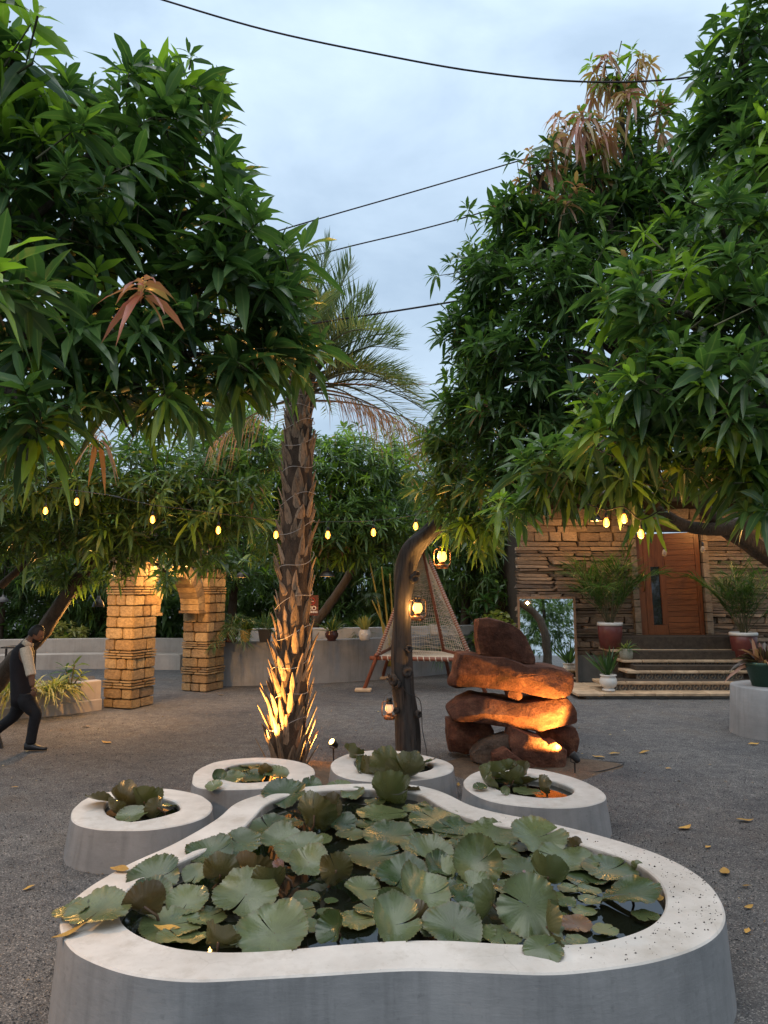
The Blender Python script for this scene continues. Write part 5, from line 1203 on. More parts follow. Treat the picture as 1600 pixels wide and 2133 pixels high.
rock('angular red rock balanced on top of the rock stack', [(435, 140), (560, 130), (650, 150), (760, 180), (850, 230), (920, 310), (970, 420), (1015, 575), (930, 590), (780, 540), (600, 515), (450, 500), (430, 330)], 9.70, .62, M['rock'], 1.0, .80, .78)
rock('long upper red slab of the rock stack, lit from below', [(250, 470), (400, 480), (540, 510), (700, 510), (840, 560), (900, 590), (1150, 595), (1380, 640), (1420, 680), (1425, 810), (1390, 870), (1180, 905), (1000, 890), (850, 850), (600, 835), (420, 820), (250, 835), (170, 810), (155, 760), (200, 680), (215, 560)], 9.60, .95, M['rock'], 4.0, .86, .85)
rock('middle brown slab of the rock stack with a bright orange lit end', [(140, 1025), (240, 935), (380, 870), (700, 930), (870, 950), (1000, 925), (1200, 890), (1330, 880), (1380, 990), (1430, 1060), (1435, 1150), (1150, 1200), (1050, 1235), (950, 1215), (880, 1190), (700, 1170), (400, 1140), (180, 1120)], 9.60, .9, M['rock'], 7.0, .86, .85)
rock('dark red block propping up the slabs at the lantern side', [(135, 1140), (300, 1140), (560, 1170), (620, 1270), (580, 1320), (420, 1430), (330, 1490), (170, 1470), (140, 1300)], 9.80, .6, M['rock'], 9.0, .82)
rock('flat greyish rock lying in front of the stack', [(375, 1480), (480, 1380), (600, 1320), (740, 1280), (790, 1400), (760, 1540), (590, 1600), (400, 1560)], 9.35, .5, M['rock_grey'], 12.0, .8)
rock('wedge shaped orange lit rock under the middle slab', [(760, 1190), (850, 1230), (1050, 1300), (1130, 1360), (1200, 1345), (1260, 1400), (1350, 1460), (1330, 1560), (1200, 1620), (1080, 1650), (900, 1600), (740, 1420), (735, 1300)], 9.30, .62, M['rock'], 15.0, .84)
rock('low red rock half buried at the front of the stack', [(600, 1490), (740, 1430), (900, 1560), (1060, 1620), (1040, 1680), (800, 1680), (600, 1640)], 9.02, .32, M['rock'], 18.0, .8, .8, .02)
rock('dark brown rock behind the wedge at the spotlight side', [(1060, 1230), (1250, 1190), (1400, 1205), (1435, 1310), (1430, 1430), (1360, 1500), (1100, 1480)], 9.85, .6, M['rock'], 21.0, .84)
rock('small wedge stone between the two long slabs', [(720, 830), (870, 840), (900, 900), (895, 945), (840, 955), (750, 930)], 9.40, .3, M['rock'], 24.0, .8, .8, .012)
rock('small support stone under the far side of the middle slab', [(1180, 830), (1330, 850), (1360, 900), (1200, 905)], 9.75, .3, M['rock'], 27.0, .8, .8, .012)

# ------------------------------------------------------------------ ground spotlights
def spotlight(label, px, py, aim, power, size=95, cord=True, hz=.17):
    p = gnd(px, py, hz); p.z = 0; root = empty('ground_spotlight', p, label, 'spotlight', 'garden spotlights'); h = Vector((0, 0, hz))
    d = (Vector(aim) - (p + h)).normalized(); q = d.to_track_quat('Z', 'Y')
    MB().tube([(0, 0, -.02), (0, 0, hz - .06)], [.006, .012], 6).build('stake', M['black'], root)
    MB().tube([(-.045, 0, hz), (-.045, 0, hz - .055), (0, 0, hz - .065), (.045, 0, hz - .055), (.045, 0, hz)], .006, 5).build('bracket', M['black'], root)
    hs = MB().lathe([(.022, -.075), (.034, -.06), (.040, 0), (.048, .03), (.048, .05), (.043, .05), (.041, .036)], 16).build('housing', M['black'], root, True, h); hs.rotation_mode = 'QUATERNION'; hs.rotation_quaternion = q
    ln = MB().lathe([(.0001, .049), (.025, .0485), (.041, .044)], 16, cap=False).build('lens', M['lens'], root, True, h); ln.rotation_mode = 'QUATERNION'; ln.rotation_quaternion = q
    l = lamp('spot_beam', h + d * .062, power, (1.0, .46, .10), .02, root, size); l.rotation_mode = 'QUATERNION'; l.rotation_quaternion = d.to_track_quat('-Z', 'Y')
    return root
spotlight('small lit spotlight on the soil between palm and log post', 695, 1548, at(606, 1470, 8.95), 420, 95, hz=.22)
spotlight('small lit spotlight on the gravel beside the rock stack', 1197, 1577, at(1070, 1425, 9.3), 260, 100, hz=.20)
spotlight('spotlight hidden behind the toe basin, aimed at the palm trunk', 505, 1604, at(592, 1420, 9.0), 520, 50, hz=.14)
c1 = spline([tuple(gnd(x, y, .008)) for x, y in [(1205, 1600), (1150, 1612), (1060, 1600), (975, 1592), (930, 1600)]], 30)
tag(MB().tube(c1, .006, 5).build('power_cord', M['wire']), 'black power cord lying on the ground before the rocks', 'cord')
c1 = spline([tuple(gnd(x, y, .008)) for x, y in [(1205, 1600), (1240, 1608), (1300, 1590), (1228, 1585)]], 24)
tag(MB().tube(c1, .005, 5).build('power_cord', M['wire']), 'looped power cord on the gravel beside the spotlight', 'cord')

# ------------------------------------------------------------------ rope net tent seat
def net_seat():
    A = Vector(at(878, 1128, 16.3)); FL = gnd(757, 1440); FR = Vector((2.12, 15.2, 0)); RL = gnd(796, 1414); RR = Vector((1.55, 17.0, 0))
    O = Vector((.8, 16, 0)); root = empty('net_seat', O, 'rope net tent seat on red brown poles by the garden wall', 'swing seat')
    def along(p, z): t = z / A.z; return p + (A - p) * t
    legs = []
    for p in (FL, FR, RL, RR):
        d = (A - p); MB().tube([p - O, (p + d * .5) - O, (p + d * 1.03) - O], .042, 9).build('pole', M['pole'], root, True)
    zs = .74; c = {k: along(p, zs) for k, p in (('fl', FL), ('fr', FR), ('rl', RL), ('rr', RR))}
    for a, b, ex in (('fl', 'fr', .16), ('rl', 'rr', .1), ('fl', 'rl', .12), ('fr', 'rr', .1)):
        d = (c[b] - c[a]).normalized(); dz = Vector((0, 0, -.05 if a + b in ('flfr', 'rlrr') else .02))
        MB().tube([c[a] - d * ex + dz - O, c[b] + d * ex + dz - O], .045, 9).build('seat_bar', M['pole'], root, True)
    def net(nm, p00, p10, p01, p11, nu, nv, sag=.06, rad=.0065):
        mb = MB(); rs = random.Random(len(nm))
        g = lambda u, v: lerp(lerp(p00, p10, u), lerp(p01, p11, u), v) + nrm * (sag * math.sin(math.pi * u) * math.sin(math.pi * min(1, v * 1.1)))
        nrm = (p10 - p00).cross(p01 - p00).normalized()
        for i in range(nv + 1):
            v = i / nv + rs.uniform(-.25, .25) / nv; mb.tube([g(k / 10, min(1, max(0, v + .008 * math.sin(k * 1.7 + i)))) - O for k in range(11)], rad, 4, False)
        for i in range(nu + 1):
            u = i / nu; mb.tube([g(min(1, max(0, u + .006 * math.sin(k * 2.1 + i))), k / 8) - O for k in range(9)], rad, 4, False)
        mb.build(nm, M['rope'], root)
    top = lambda p: along(p, A.z * .955)
    net('net_back', c['rl'], c['rr'], top(RL), top(RR), 20, 36, .06, .0055)
    net('net_side', c['fl'], c['rl'], top(FL), top(RL), 11, 36, -.03, .0055)
    net('net_side', c['rr'], c['fr'], top(RR), top(FR), 11, 36, -.03, .0055)
    net('seat_net', c['fl'], c['fr'], c['rl'], c['rr'], 28, 16, -.05)
    # lashings round the poles
    for p in (FL, FR):
        mb = MB()
        for k in range(46):
            z = .8 + 2.15 * k / 46; q = along(p, z); d = (A - p).normalized(); e1 = d.orthogonal().normalized(); e2 = d.cross(e1)
            mb.tube([q + (e1 * math.cos(t) + e2 * math.sin(t)) * .047 + d * .02 * (t / 6.28) - O for t in [6.28 * j / 8 for j in range(9)]], .006, 4, False)
        mb.build('lashing', M['rope'], root)
    mb = MB(); d = (c['fr'] - c['fl']); dn = d.normalized(); e1 = Vector((0, 0, 1)); e2 = dn.cross(e1)
    for k in range(15):
        q = c['fl'] + d * (.05 + .9 * k / 14) + Vector((0, 0, -.05))
        mb.tube([q + (e1 * math.cos(t) + e2 * math.sin(t)) * .052 + dn * .05 * (t / 6.28) - O for t in [6.28 * j / 8 for j in range(9)]], .012, 5, False)
    mb.build('lashing', M['rope'], root)
    for p, lab in ((FL, 'flat pale stone under the front foot of the net seat'), (RL, 'brown block under the rear foot of the net seat')):
        me = bevel_box_mesh('foot_stone', M['tread'], (.34, .2, .07), .015, .05, 4); tag(obj('foot_stone', me, None, (p.x, p.y, .03)), lab, 'stone')
net_seat()

# ------------------------------------------------------------------ pots and plants
def pot(root, prof, mat, n=20, nm='pot'): return MB().lathe(prof, n).build(nm, mat, root, True)
def soil_disc(root, r, z): MB().lathe([(r, z - .01), (r * .6, z + .01), (.001, z + .015)], 14, cap=False).build('soil', M['soil'], root, True)
def blades(lv, n, z, L, W, el, g, kind=0., spread=.05, tint=.5):
    a = rng.random(n) * 6.28; e = np.radians(rng.normal(el[0], el[1], n)); P = np.stack([np.cos(a) * spread * rng.random(n), np.sin(a) * spread * rng.random(n), np.full(n, z)], 1)
    D = np.stack([np.cos(a) * np.cos(e), np.sin(a) * np.cos(e), np.sin(e)], 1); k = kind if np.isscalar(kind) else rng.choice(kind, n)
    lv.add(P, D, rng.uniform(.7, 1.15, n) * L, rng.uniform(.8, 1.2, n) * W, g * rng.uniform(.5, 1.5, n), k, np.clip(tint + rng.normal(0, .2, n), 0, 1))
def areca(root, z, n, L, mat='plant', el=(62, 14), droop=.45, tint=.55, spread=.08):
    for k in range(n):
        lv = Leaves(1); az = k * 2.39996 + rng.random() * .5; e = R(min(86, max(25, rng.normal(*el)))); l = L * rng.uniform(.7, 1.15)
        b = np.array([math.cos(az) * spread * rng.random(), math.sin(az) * spread * rng.random(), z])
        pts = frond_arrays(lv, b, az, e, l, droop * rng.uniform(.7, 1.3), 22, l * .36, .022, 0.0, tint, fold=.3, hang=.35)
        f = lv.build('frond', M[mat], root, fold=.3, roll=.3); mb = MB(); rachis(mb, pts, .009, .002); mb.build('rachis', M['twig'], f)
def standing(px, py, Y, z): p = at(px, py, Y); return Vector((p.x, Y, z))

r = empty('potted_palm', standing(1272, 1350, 16.5, .842), 'areca palm in a tall maroon pot on the top step, mirror side of the door', 'potted plant', 'areca palms in maroon pots by the door')
pot(r, [(.17, 0), (.23, .02), (.265, .35), (.27, .52), (.25, .53), (.235, .48)], M['pot_red']); pot(r, [(.262, .515), (.285, .52), (.285, .575), (.268, .59), (.235, .58), (.23, .52)], M['pot_white'], nm='pot_rim'); soil_disc(r, .235, .54); areca(r, .54, 24, 2.2, el=(74, 10), droop=.38)
r = empty('potted_palm', standing(1551, 1370, 16.0, .65), 'areca palm in a tall maroon pot at the far side of the door', 'potted plant', 'areca palms in maroon pots by the door')
pot(r, [(.15, 0), (.22, .03), (.27, .35), (.28, .52), (.25, .53), (.235, .48)], M['pot_red']); pot(r, [(.272, .515), (.295, .52), (.295, .575), (.278, .59), (.235, .58), (.23, .52)], M['pot_white'], nm='pot_rim'); soil_disc(r, .235, .54); areca(r, .54, 22, 2.2, el=(74, 11), droop=.38)
r = empty('potted_snake_plant', standing(1267, 1412, 14.95, .118), 'dark spiky plant in a white urn on the lowest step', 'potted plant')
pot(r, [(.10, 0), (.13, .01), (.125, .04), (.09, .06), (.15, .10), (.175, .17), (.165, .25), (.14, .29), (.165, .31), (.165, .33), (.14, .33), (.13, .28)], M['pot_white']); soil_disc(r, .13, .30)
lv = Leaves(3); blades(lv, 26, .30, .62, .055, (66, 14), .06, 0., .06, .15); lv.build('foliage', M['plant'], r)
r = empty('potted_spider_plant', standing(1305, 1374, 16.0, .65), 'small green spider plant in a mossy grey pot on the steps', 'potted plant')
pot(r, [(.10, 0), (.135, .03), (.145, .14), (.125, .21), (.13, .23), (.11, .23), (.105, .19)], M['pot_grey']); soil_disc(r, .105, .20)
lv = Leaves(2); blades(lv, 46, .21, .36, .022, (52, 22), .55, (0., .4), .04, .7); lv.build('foliage', M['plant'], r)
# pedestal with green pot at the frame edge
pc = Vector((at(1652, 1480, 10.9).x, 10.9 + .35, 0)); r = empty('pedestal', pc, 'round grey concrete pedestal at the frame edge', 'pedestal')
MB().lathe([(.72, -.02), (.70, .3), (.68, .70), (.665, .715), (.001, .718)], 48, cap=False).build('drum', M['concrete'], r, True)
r = empty('potted_plant', (pc.x - .25, pc.y - .05, .718), 'dark purple leaved plant in a green plastic pot on the round pedestal', 'potted plant')
pot(r, [(.17, 0), (.25, .30), (.27, .31), (.27, .36), (.24, .36), (.225, .30)], M['pot_green']); soil_disc(r, .225, .32)
lv = Leaves(3); blades(lv, 70, .34, .55, .07, (48, 28), .55, (0., 0., .95), .12, .4); lv.build('foliage', M['darkplant'], r)
# row of pots on the grey garden wall
WT = .992
def wallpot(px, Yoff=0.0):
    p = at(px, 1335, 16.5 + Yoff); return p
wp = lambda px, py, Y: Vector((at(px, py, Y).x, Y, WT))
r = empty('potted_palm', wp(480, 1338, 16.45), 'bushy dark palm in a round black pot beside the arch pillar', 'potted plant')
pot(r, [(.12, 0), (.17, .01), (.15, .05), (.11, .08), (.18, .14), (.19, .22), (.15, .27), (.15, .25)], M['pot_brown']); soil_disc(r, .14, .25); areca(r, .25, 16, .95, el=(50, 22), tint=.35, droop=.6)
r = empty('potted_plant', wp(511, 1338, 16.45), 'small leafy plant in a ribbed yellow pot on the wall', 'potted plant')
pot(r, [(.08, 0), (.10, .03), (.095, .06), (.11, .10), (.125, .28), (.105, .28), (.10, .24)], M['pot_yellow']); soil_disc(r, .10, .25); lv = Leaves(2); blades(lv, 60, .26, .26, .05, (55, 25), .3, (0., .3), .08, .6); lv.build('foliage', M['plant'], r)
r = empty('potted_plant', wp(552, 1338, 16.45), 'thin grassy plant in a square black pot beside the palm trunk', 'potted plant')
MB().hexa([Vector((-.1, -.1, 0)), Vector((.1, -.1, 0)), Vector((.1, .1, 0)), Vector((-.1, .1, 0))], [Vector((-.14, -.14, .28)), Vector((.14, -.14, .28)), Vector((.14, .14, .28)), Vector((-.14, .14, .28))]).build('pot', M['black'], r); lv = Leaves(2); blades(lv, 30, .27, .6, .03, (68, 15), .3, 0., .08, .4); lv.build('foliage', M['plant'], r)
r = empty('potted_plant', wp(691, 1330, 16.75), 'grassy plant in a glossy dark brown bowl on the wall', 'potted plant')
pot(r, [(.08, 0), (.11, .01), (.10, .04), (.15, .10), (.155, .17), (.125, .21), (.14, .235), (.12, .235), (.11, .19)], M['pot_brown']); soil_disc(r, .11, .2); lv = Leaves(2); blades(lv, 55, .2, .5, .03, (60, 20), .35, (0., .25), .07, .5); lv.build('foliage', M['plant'], r)
r = empty('potted_croton', wp(760, 1328, 16.95), 'yellow green croton in a carved white face pot on the wall', 'potted plant')
pot(r, [(.085, 0), (.12, .03), (.145, .12), (.14, .20), (.115, .235), (.12, .25), (.10, .25), (.095, .21)], M['pot_white']); soil_disc(r, .095, .22); lv = Leaves(3); blades(lv, 26, .22, .42, .075, (60, 18), .12, (.45, .5, .1), .05, .7); lv.build('foliage', M['vari'], r)
for sx in (-1, 1): MB().lathe([(.03, -.01), (.035, .0), (.02, .012)], 8).build('carved_petal', M['pot_white'], r, True, (sx * .06, -.13, .14)).rotation_euler = (R(90), 0, 0)
r = empty('potted_plant', Vector((at(905, 1325, 18.2).x, 18.2, WT + .02)), 'ribbed white pot seen through the rope net', 'potted plant')
pot(r, [(.10, 0), (.12, .08), (.115, .1), (.13, .18), (.125, .2), (.14, .29), (.12, .29), (.11, .22)], M['pot_white']); lv = Leaves(2); blades(lv, 26, .25, .35, .05, (60, 22), .3, 0., .07, .5); lv.build('foliage', M['plant'], r)
# planting bed behind the pots
beds = [(505, 18.4, 1.4, .4, 'palm clump between the arch and the palm trunk'), (540, 18.6, 1.4, .45, 'dark palm clump behind the square black pot'), (735, 18.9, 1.6, .55, 'green fern palm behind the white face pot'), (670, 18.8, 1.2, .5, 'low palm clump behind the dark brown bowl'), (960, 19.2, 1.3, .4, 'palm clump behind the rope net seat'), (870, 19.3, 1.3, .4, 'dark palm clump behind the log post')]
for px, Y, L, ti, lab in beds:
    r = empty('fern_palm', (at(px, 1300, Y).x, Y, .6), lab, 'palm', 'palms in the planting bed'); areca(r, 0.0, 18, L, el=(52, 20), tint=ti, droop=.55); MB().tube([(0, 0, -.65), (0, 0, .1)], .07, 7).build('stem', M['bark'], r)
# banana plant and yellow canes behind the net seat
r = empty('banana_plant', (at(828, 1350, 18.4).x, 18.4, .4), 'tall banana plant with a big lit leaf behind the log post', 'plant')
zb = at(828, 1090, 18.4).z - .4
MB().tube([(0, 0, -.4), (.0, 0, 1.2), (-.05, 0, zb - .7)], [.11, .09, .05], 10).build('stem', M['twig'], r, True)
for az, el, L, W in ((R(10), R(55), 1.1, .42), (R(180), R(70), .9, .35), (R(100), R(60), 1.2, .4), (R(265), R(76), 1.0, .38)):
    lv = Leaves(3); lv.add([[-.05, 0, zb - .75]], [[math.cos(az) * math.cos(el), math.sin(az) * math.cos(el), math.sin(el)]], L, W, .35, .35, .8); lv.build('leaf', M['plant'], r, roll=.1)
r = empty('yellow_cane_palm', (at(815, 1400, 17.9).x, 17.9, .3), 'cane palm with smooth yellow stems beside the log post', 'plant')
ym = pmat('yellow_cane', (.30, .25, .05), (.42, .34, .08), 6, .45, 0)
for x0, px, py in ((0, 795, 1180), (.1, 812, 1195), (-.05, 770, 1170), (.2, 775, 1250)):
    t_ = at(px, py, 17.9) - r.location; MB().tube(spline([(x0, 0, 0), (lerp(x0, t_.x, .45), 0, t_.z * .5), (t_.x, 0, t_.z)], 12), [.035 - .0016 * i for i in range(13)], 7).build('cane', ym, r, True)
    lv = Leaves(1); frond_arrays(lv, np.array([t_.x, 0, t_.z]), rng.random() * 6, R(40), 1.0, .6, 20, .36, .03, 0., .5, fold=.2, hang=.4); lv.build('frond', M['plant'], r)
# plants between net seat and house
r = empty('frangipani_shrub', (at(1010, 1300, 18.6).x, 18.6, .4), 'thin stemmed shrub with whorled leaves beside the house corner', 'shrub')
mbs = MB(); lv = Leaves(3); C_, A_ = [], []
for k in range(11):
    a = k * 2.4; e = Vector((math.cos(a) * .45 * rng.random(), math.sin(a) * .35, 1.1 + .8 * rng.random())); mbs.tube([(0, 0, -.4), (e.x * .4, e.y * .4, .7), tuple(e)], [.025, .015, .01], 5); C_.append(np.array(e)); A_.append(unit(np.array([e.x, e.y - .3, 1.2])))
mbs.build('stems', M['twig'], r); rosettes(lv, C_, A_, [.36] * 11, .3, [0.] * 11, .27, (8, 11)); lv.build('foliage', M['plant'], r)
r = empty('lime_shrub', (at(1040, 1330, 17.9).x, 17.9, .2), 'lime green round leaved shrub behind the top rock', 'shrub')
lv = Leaves(2); u = unit(rng.normal(size=(90, 3))); q = np.array([0, 0, .8]) + u * np.array([.55, .4, .6]); rosettes(lv, q, unit(u + [0, -.3, .6]), np.full(90, .16), .2, np.full(90, .42), .8, (4, 6)); lv.build('foliage', M['plant'], r)
MB().tube([(0, 0, -.25), (0, 0, .8)], [.03, .015], 6).build('stem', M['twig'], r)
# planter plants by the walking man
for k, (px, py, lab) in enumerate([(20, 1432, 'striped spider plant at the frame edge of the planter'), (60, 1425, 'striped spider plant behind the walking man'), (105, 1420, 'striped spider plant in the middle of the planter'), (132, 1418, 'striped spider plant nearest the planter end')]):
    Y = 12.2 + k * .22; r = empty('spider_plant', (at(px, py, Y).x, Y, .44), lab, 'plant', 'striped plants in the planter')
    lv = Leaves(2); blades(lv, 110, 0., .52, .030, (56, 22), .75, (0., .2, .5), .10, .7); lv.build('foliage', M['vari'], r)
r = empty('broad_leaf_plant', (at(148, 1412, 12.9).x, 12.9, .44), 'broad leaved plant with yellowing leaves at the planter end', 'plant'); lv = Leaves(3); C_ = [np.array([.05, 0, .42]), np.array([-.12, .05, .34]), np.array([.14, .1, .25])]
rosettes(lv, C_, [np.array([.1, -.1, 1.]), np.array([-.2, 0, 1.]), np.array([.3, 0, .9])], [.38, .34, .3], .45, [0.2, 0., .45], .2, (8, 11)); lv.build('foliage', M['plant'], r); mbs = MB(); [mbs.tube([(0, 0, 0), tuple(c)], .012, 5) for c in C_]; mbs.build('stem', M['twig'], r)
r = empty('yellow_shrub', (at(130, 1330, 21.6).x, 21.6, .3), 'yellow shrub behind the cream bench', 'shrub'); lv = Leaves(1); u = unit(rng.normal(size=(70, 3))); rosettes(lv, np.array([0, 0, .5]) + u * np.array([.7, .4, .4]), unit(u + [0, 0, .6]), np.full(70, .22), .3, np.full(70, .5), .4, (6, 8)); lv.build('foliage', M['vari'], r)
MB().tube([(0, 0, -.3), (0, 0, .5)], .03, 5).build('stem', M['twig'], r)
# small dark table behind the planter
p = gnd(105, 1440); r = empty('garden_table', (p.x - .6, 15.6, 0), 'small dark table standing behind the planter', 'table'); zt = 2.2 - (1345 - 1225) / 1500 * 15.6
MB().box((0, 0, zt), (.62, .5, .03)).build('table_top', M['table'], r)
for sx in (-.22, .22):
    for sy in (-.18, .18): MB().box((sx, sy, zt / 2 - .01), (.035, .035, zt - .03)).build('leg', M['table'], r)

# ------------------------------------------------------------------ leaning mirror
def mirror():
    bl, br = gnd(1083, 1414), gnd(1206, 1414); Y = 16.95; w = at(1203, 1400, Y).x - at(1082, 1400, Y).x; h = 2.0
    root = empty('leaning_mirror', (at(1082, 1414, Y).x, Y, 0), 'tall wood framed mirror leaning on the stone house wall', 'mirror'); root.rotation_euler = (R(-2.5), 0, R(-3))
    MB().box((w / 2, .02, h / 2), (w - .04, .012, h - .04)).build('glass', M['mirror'], root)
    MB().box((w / 2, .034, h / 2), (w - .02, .012, h - .02)).build('backing', M['mirror_frame'], root)
    for x in (.025, w - .025): MB().box((x, .02, h / 2), (.05, .055, h)).build('frame_side', M['mirror_frame'], root)
    for z in (.025, h - .025): MB().box((w / 2, .02, z), (w - .102, .053, .05)).build('frame_rail', M['mirror_frame'], root)
mirror()

# ------------------------------------------------------------------ string lights, pendants, cables
def bulb(root, p, power, cord=.14, hot=True, size=1.0):
    b = empty('bulb'); b.parent = root; b.location = p; s = size
    MB().tube([(0, 0, cord + .07 * s), (0.004, 0, cord * .5 + .07 * s), (0, 0, .10 * s)], .004, 5).build('cord', M['wire'], b)
    MB().lathe([(.016 * s, .045 * s), (.020 * s, .05 * s), (.020 * s, .10 * s), (.010 * s, .11 * s)], 10).build('socket', M['black'], b, True)
    MB().lathe([(.016 * s, .046 * s), (.030 * s, .02 * s), (.040 * s, -.02 * s), (.034 * s, -.055 * s), (.012 * s, -.075 * s)], 14).build('glass', M['glass_lit'] if hot else M['glass'], b, True)
    mb = MB()
    for k in range(4): a = k * 1.57; mb.tube([(math.cos(a) * .006 * s, math.sin(a) * .006 * s, .03 * s), (math.cos(a) * .017 * s, math.sin(a) * .017 * s, -.045 * s)], .0055 * s, 5)
    mb.build('filament', M['bulb_core'] if hot else M['copper'], b)
    if power: lamp('bulb_light', (0, 0, -.11 * s), power, WARM, .04, b)
def string_light(label, wire_px, bulbs, power, size=1.25, cord=.13):
    W = [at(x, y, Y) for x, y, Y in wire_px]; O = W[0]; root = empty('string_light', O, label, 'string light', 'festoon bulbs')
    MB().tube(spline([tuple(w - O) for w in W], 48), .005, 5).build('wire', M['wire'], root, True)
    for (x, y, Y) in bulbs: bulb(root, at(x, y, Y - .01) - O, power, cord, True, size * Y / 11.6)
string_light('festoon wire with six glowing bulbs strung past the palm', [(220, 1030, 8.2), (318, 1052, 8.4), (400, 1062, 8.8), (583, 1085, 9.7), (690, 1087, 10.3), (780, 1084, 10.8), (868, 1072, 11.2), (960, 1045, 11.6)], [(318, 1080, 8.4), (455, 1102, 9.1), (575, 1112, 9.7), (683, 1112, 10.3), (778, 1107, 10.8), (866, 1094, 11.2)], 3.0, 1.0)
string_light('short festoon wire with three glowing bulbs before the house', [(1225, 1050, 5.1), (1263, 1062, 5.1), (1300, 1056, 5.1), (1335, 1082, 5.1), (1380, 1060, 5.1)], [(1263, 1086, 5.1), (1300, 1078, 5.1), (1335, 1110, 5.1)], 3, 1.25, .06)
string_light('festoon wire with two bulbs in the leaves above the planter', [(60, 1010, 9.0), (160, 1022, 8.8), (250, 1035, 8.6)], [(160, 1043, 8.7), (95, 1062, 8.8)], 3, .95)
for lab, px, py, Y in (('unlit clear bulb hanging in front of the wooden door', 1384, 1150, 15.5), ('unlit faceted bulb hanging beside the door frame', 1464, 1143, 15.4)):
    p = at(px, py, Y); root = empty('hanging_bulb', p, lab, 'bulb', 'unlit bulbs by the door'); bulb(root, Vector((0, 0, 0)), 0, 1.0, False, 1.3)
def pendant(label, px, py, Y, power, r=.17, loc=None, mat='steel', lit=True, cordl=.9):
    p = Vector(loc) if loc else at(px, py, Y); root = empty('pendant_lamp', p, label, 'pendant lamp', 'metal shade pendant lamps')
    MB().lathe([(r, 0), (r * .98, .015), (r * .8, .075), (r * .45, .12), (.03, .135), (.025, .18), (.024, .18), (.0235, .13), (r * .42, .113), (r * .77, .07), (r * .97, .004)], 22, cap=False).build('shade', M[mat], root, True)
    MB().lathe([(.001, .012), (r * .5, .016), (r * .62, .03), (r * .4, .06)], 14, cap=False).build('lamp_disc', M['lamp_white'] if lit else M['steel'], root, True)
    MB().tube([(0, 0, .17), (.01, 0, .5), (0, 0, .17 + cordl)], .005, 5).build('cord', M['wire'], root)
    if power: lamp('pendant_light', (0, 0, -.03), power, WARM, .05, root)
pendant('metal shade lamp hanging in the dark right of the palm trunk', 682, 1201, 15.5, 10)
pendant('metal shade lamp hanging between the arch and the palm trunk', 505, 1203, 16.5, 10)
pendant('warm shade lamp hung in leaves over the planter', 84, 1080, 11.4, 10, .14)
pendant('lit shade lamp hanging just left of the first arch pillar', 205, 1264, 12.0, 140, .10)
pendant('shade lamp at the frame edge in the dark garden', 6, 1254, 18, 5, .15)
_ad = (ARCH1 - ARCH0).normalized(); pendant('shade lamp in the leaves between the two arch pillars', 0, 0, 0, 115, .12, tuple(ARCH0 + _ad * .5 + Vector((_ad.y, -_ad.x, 0)) * .8 + Vector((0, 0, 2.62))))
pendant('shade lamp under the near mango tree, beyond the frame', 0, 0, 0, 85, .15, (-3.2, 3.7, 2.2), cordl=1.2)
pendant('shade lamp by the thick limb, beyond the frame', 0, 0, 0, 25, .15, (4.35, 6.2, 2.6), cordl=1.2)
pendant('warm shade lamp under the house eave, above the leaning mirror', 0, 0, 0, 42, .15, (4.75, 16.1, 3.7), cordl=.45)
pendant('warm shade lamp under the house eave, far side of the door', 0, 0, 0, 30, .15, (7.9, 16.1, 3.7), cordl=.45)
def cable(label, pts, Y, r=.011, mat='cable'):
    W = [at(x, y, Y + dy) for x, y, dy in pts]; O = W[0]
    tag(MB().tube(spline([tuple(w - O) for w in W], 48), r, 6).build('overhead_cable', M[mat], None, True, O), label, 'cable', 'overhead cables')
cable('thick overhead cable sagging across the top of the sky', [(120, -70, 0), (340, 0, 0), (560, 64, 0), (800, 115, 0), (1000, 150, 0), (1210, 170, 0), (1400, 165, 0), (1640, 130, 0)], 7.2, .0105)
cable('overhead cable rising towards the pink mango top', [(500, 505, 0), (650, 460, 0), (900, 388, 0), (1180, 305, 0), (1300, 262, 0)], 8.6, .0095)
cable('thin overhead cable just under the rising one', [(560, 560, 0), (710, 518, 0), (860, 482, 0), (985, 448, 0), (1100, 410, 0)], 9.4, .010)
cable('lowest overhead cable crossing the palm fronds', [(560, 690, 0), (690, 668, 0), (860, 642, 0), (1040, 612, 0), (1200, 578, 0)], 8.2, .012)

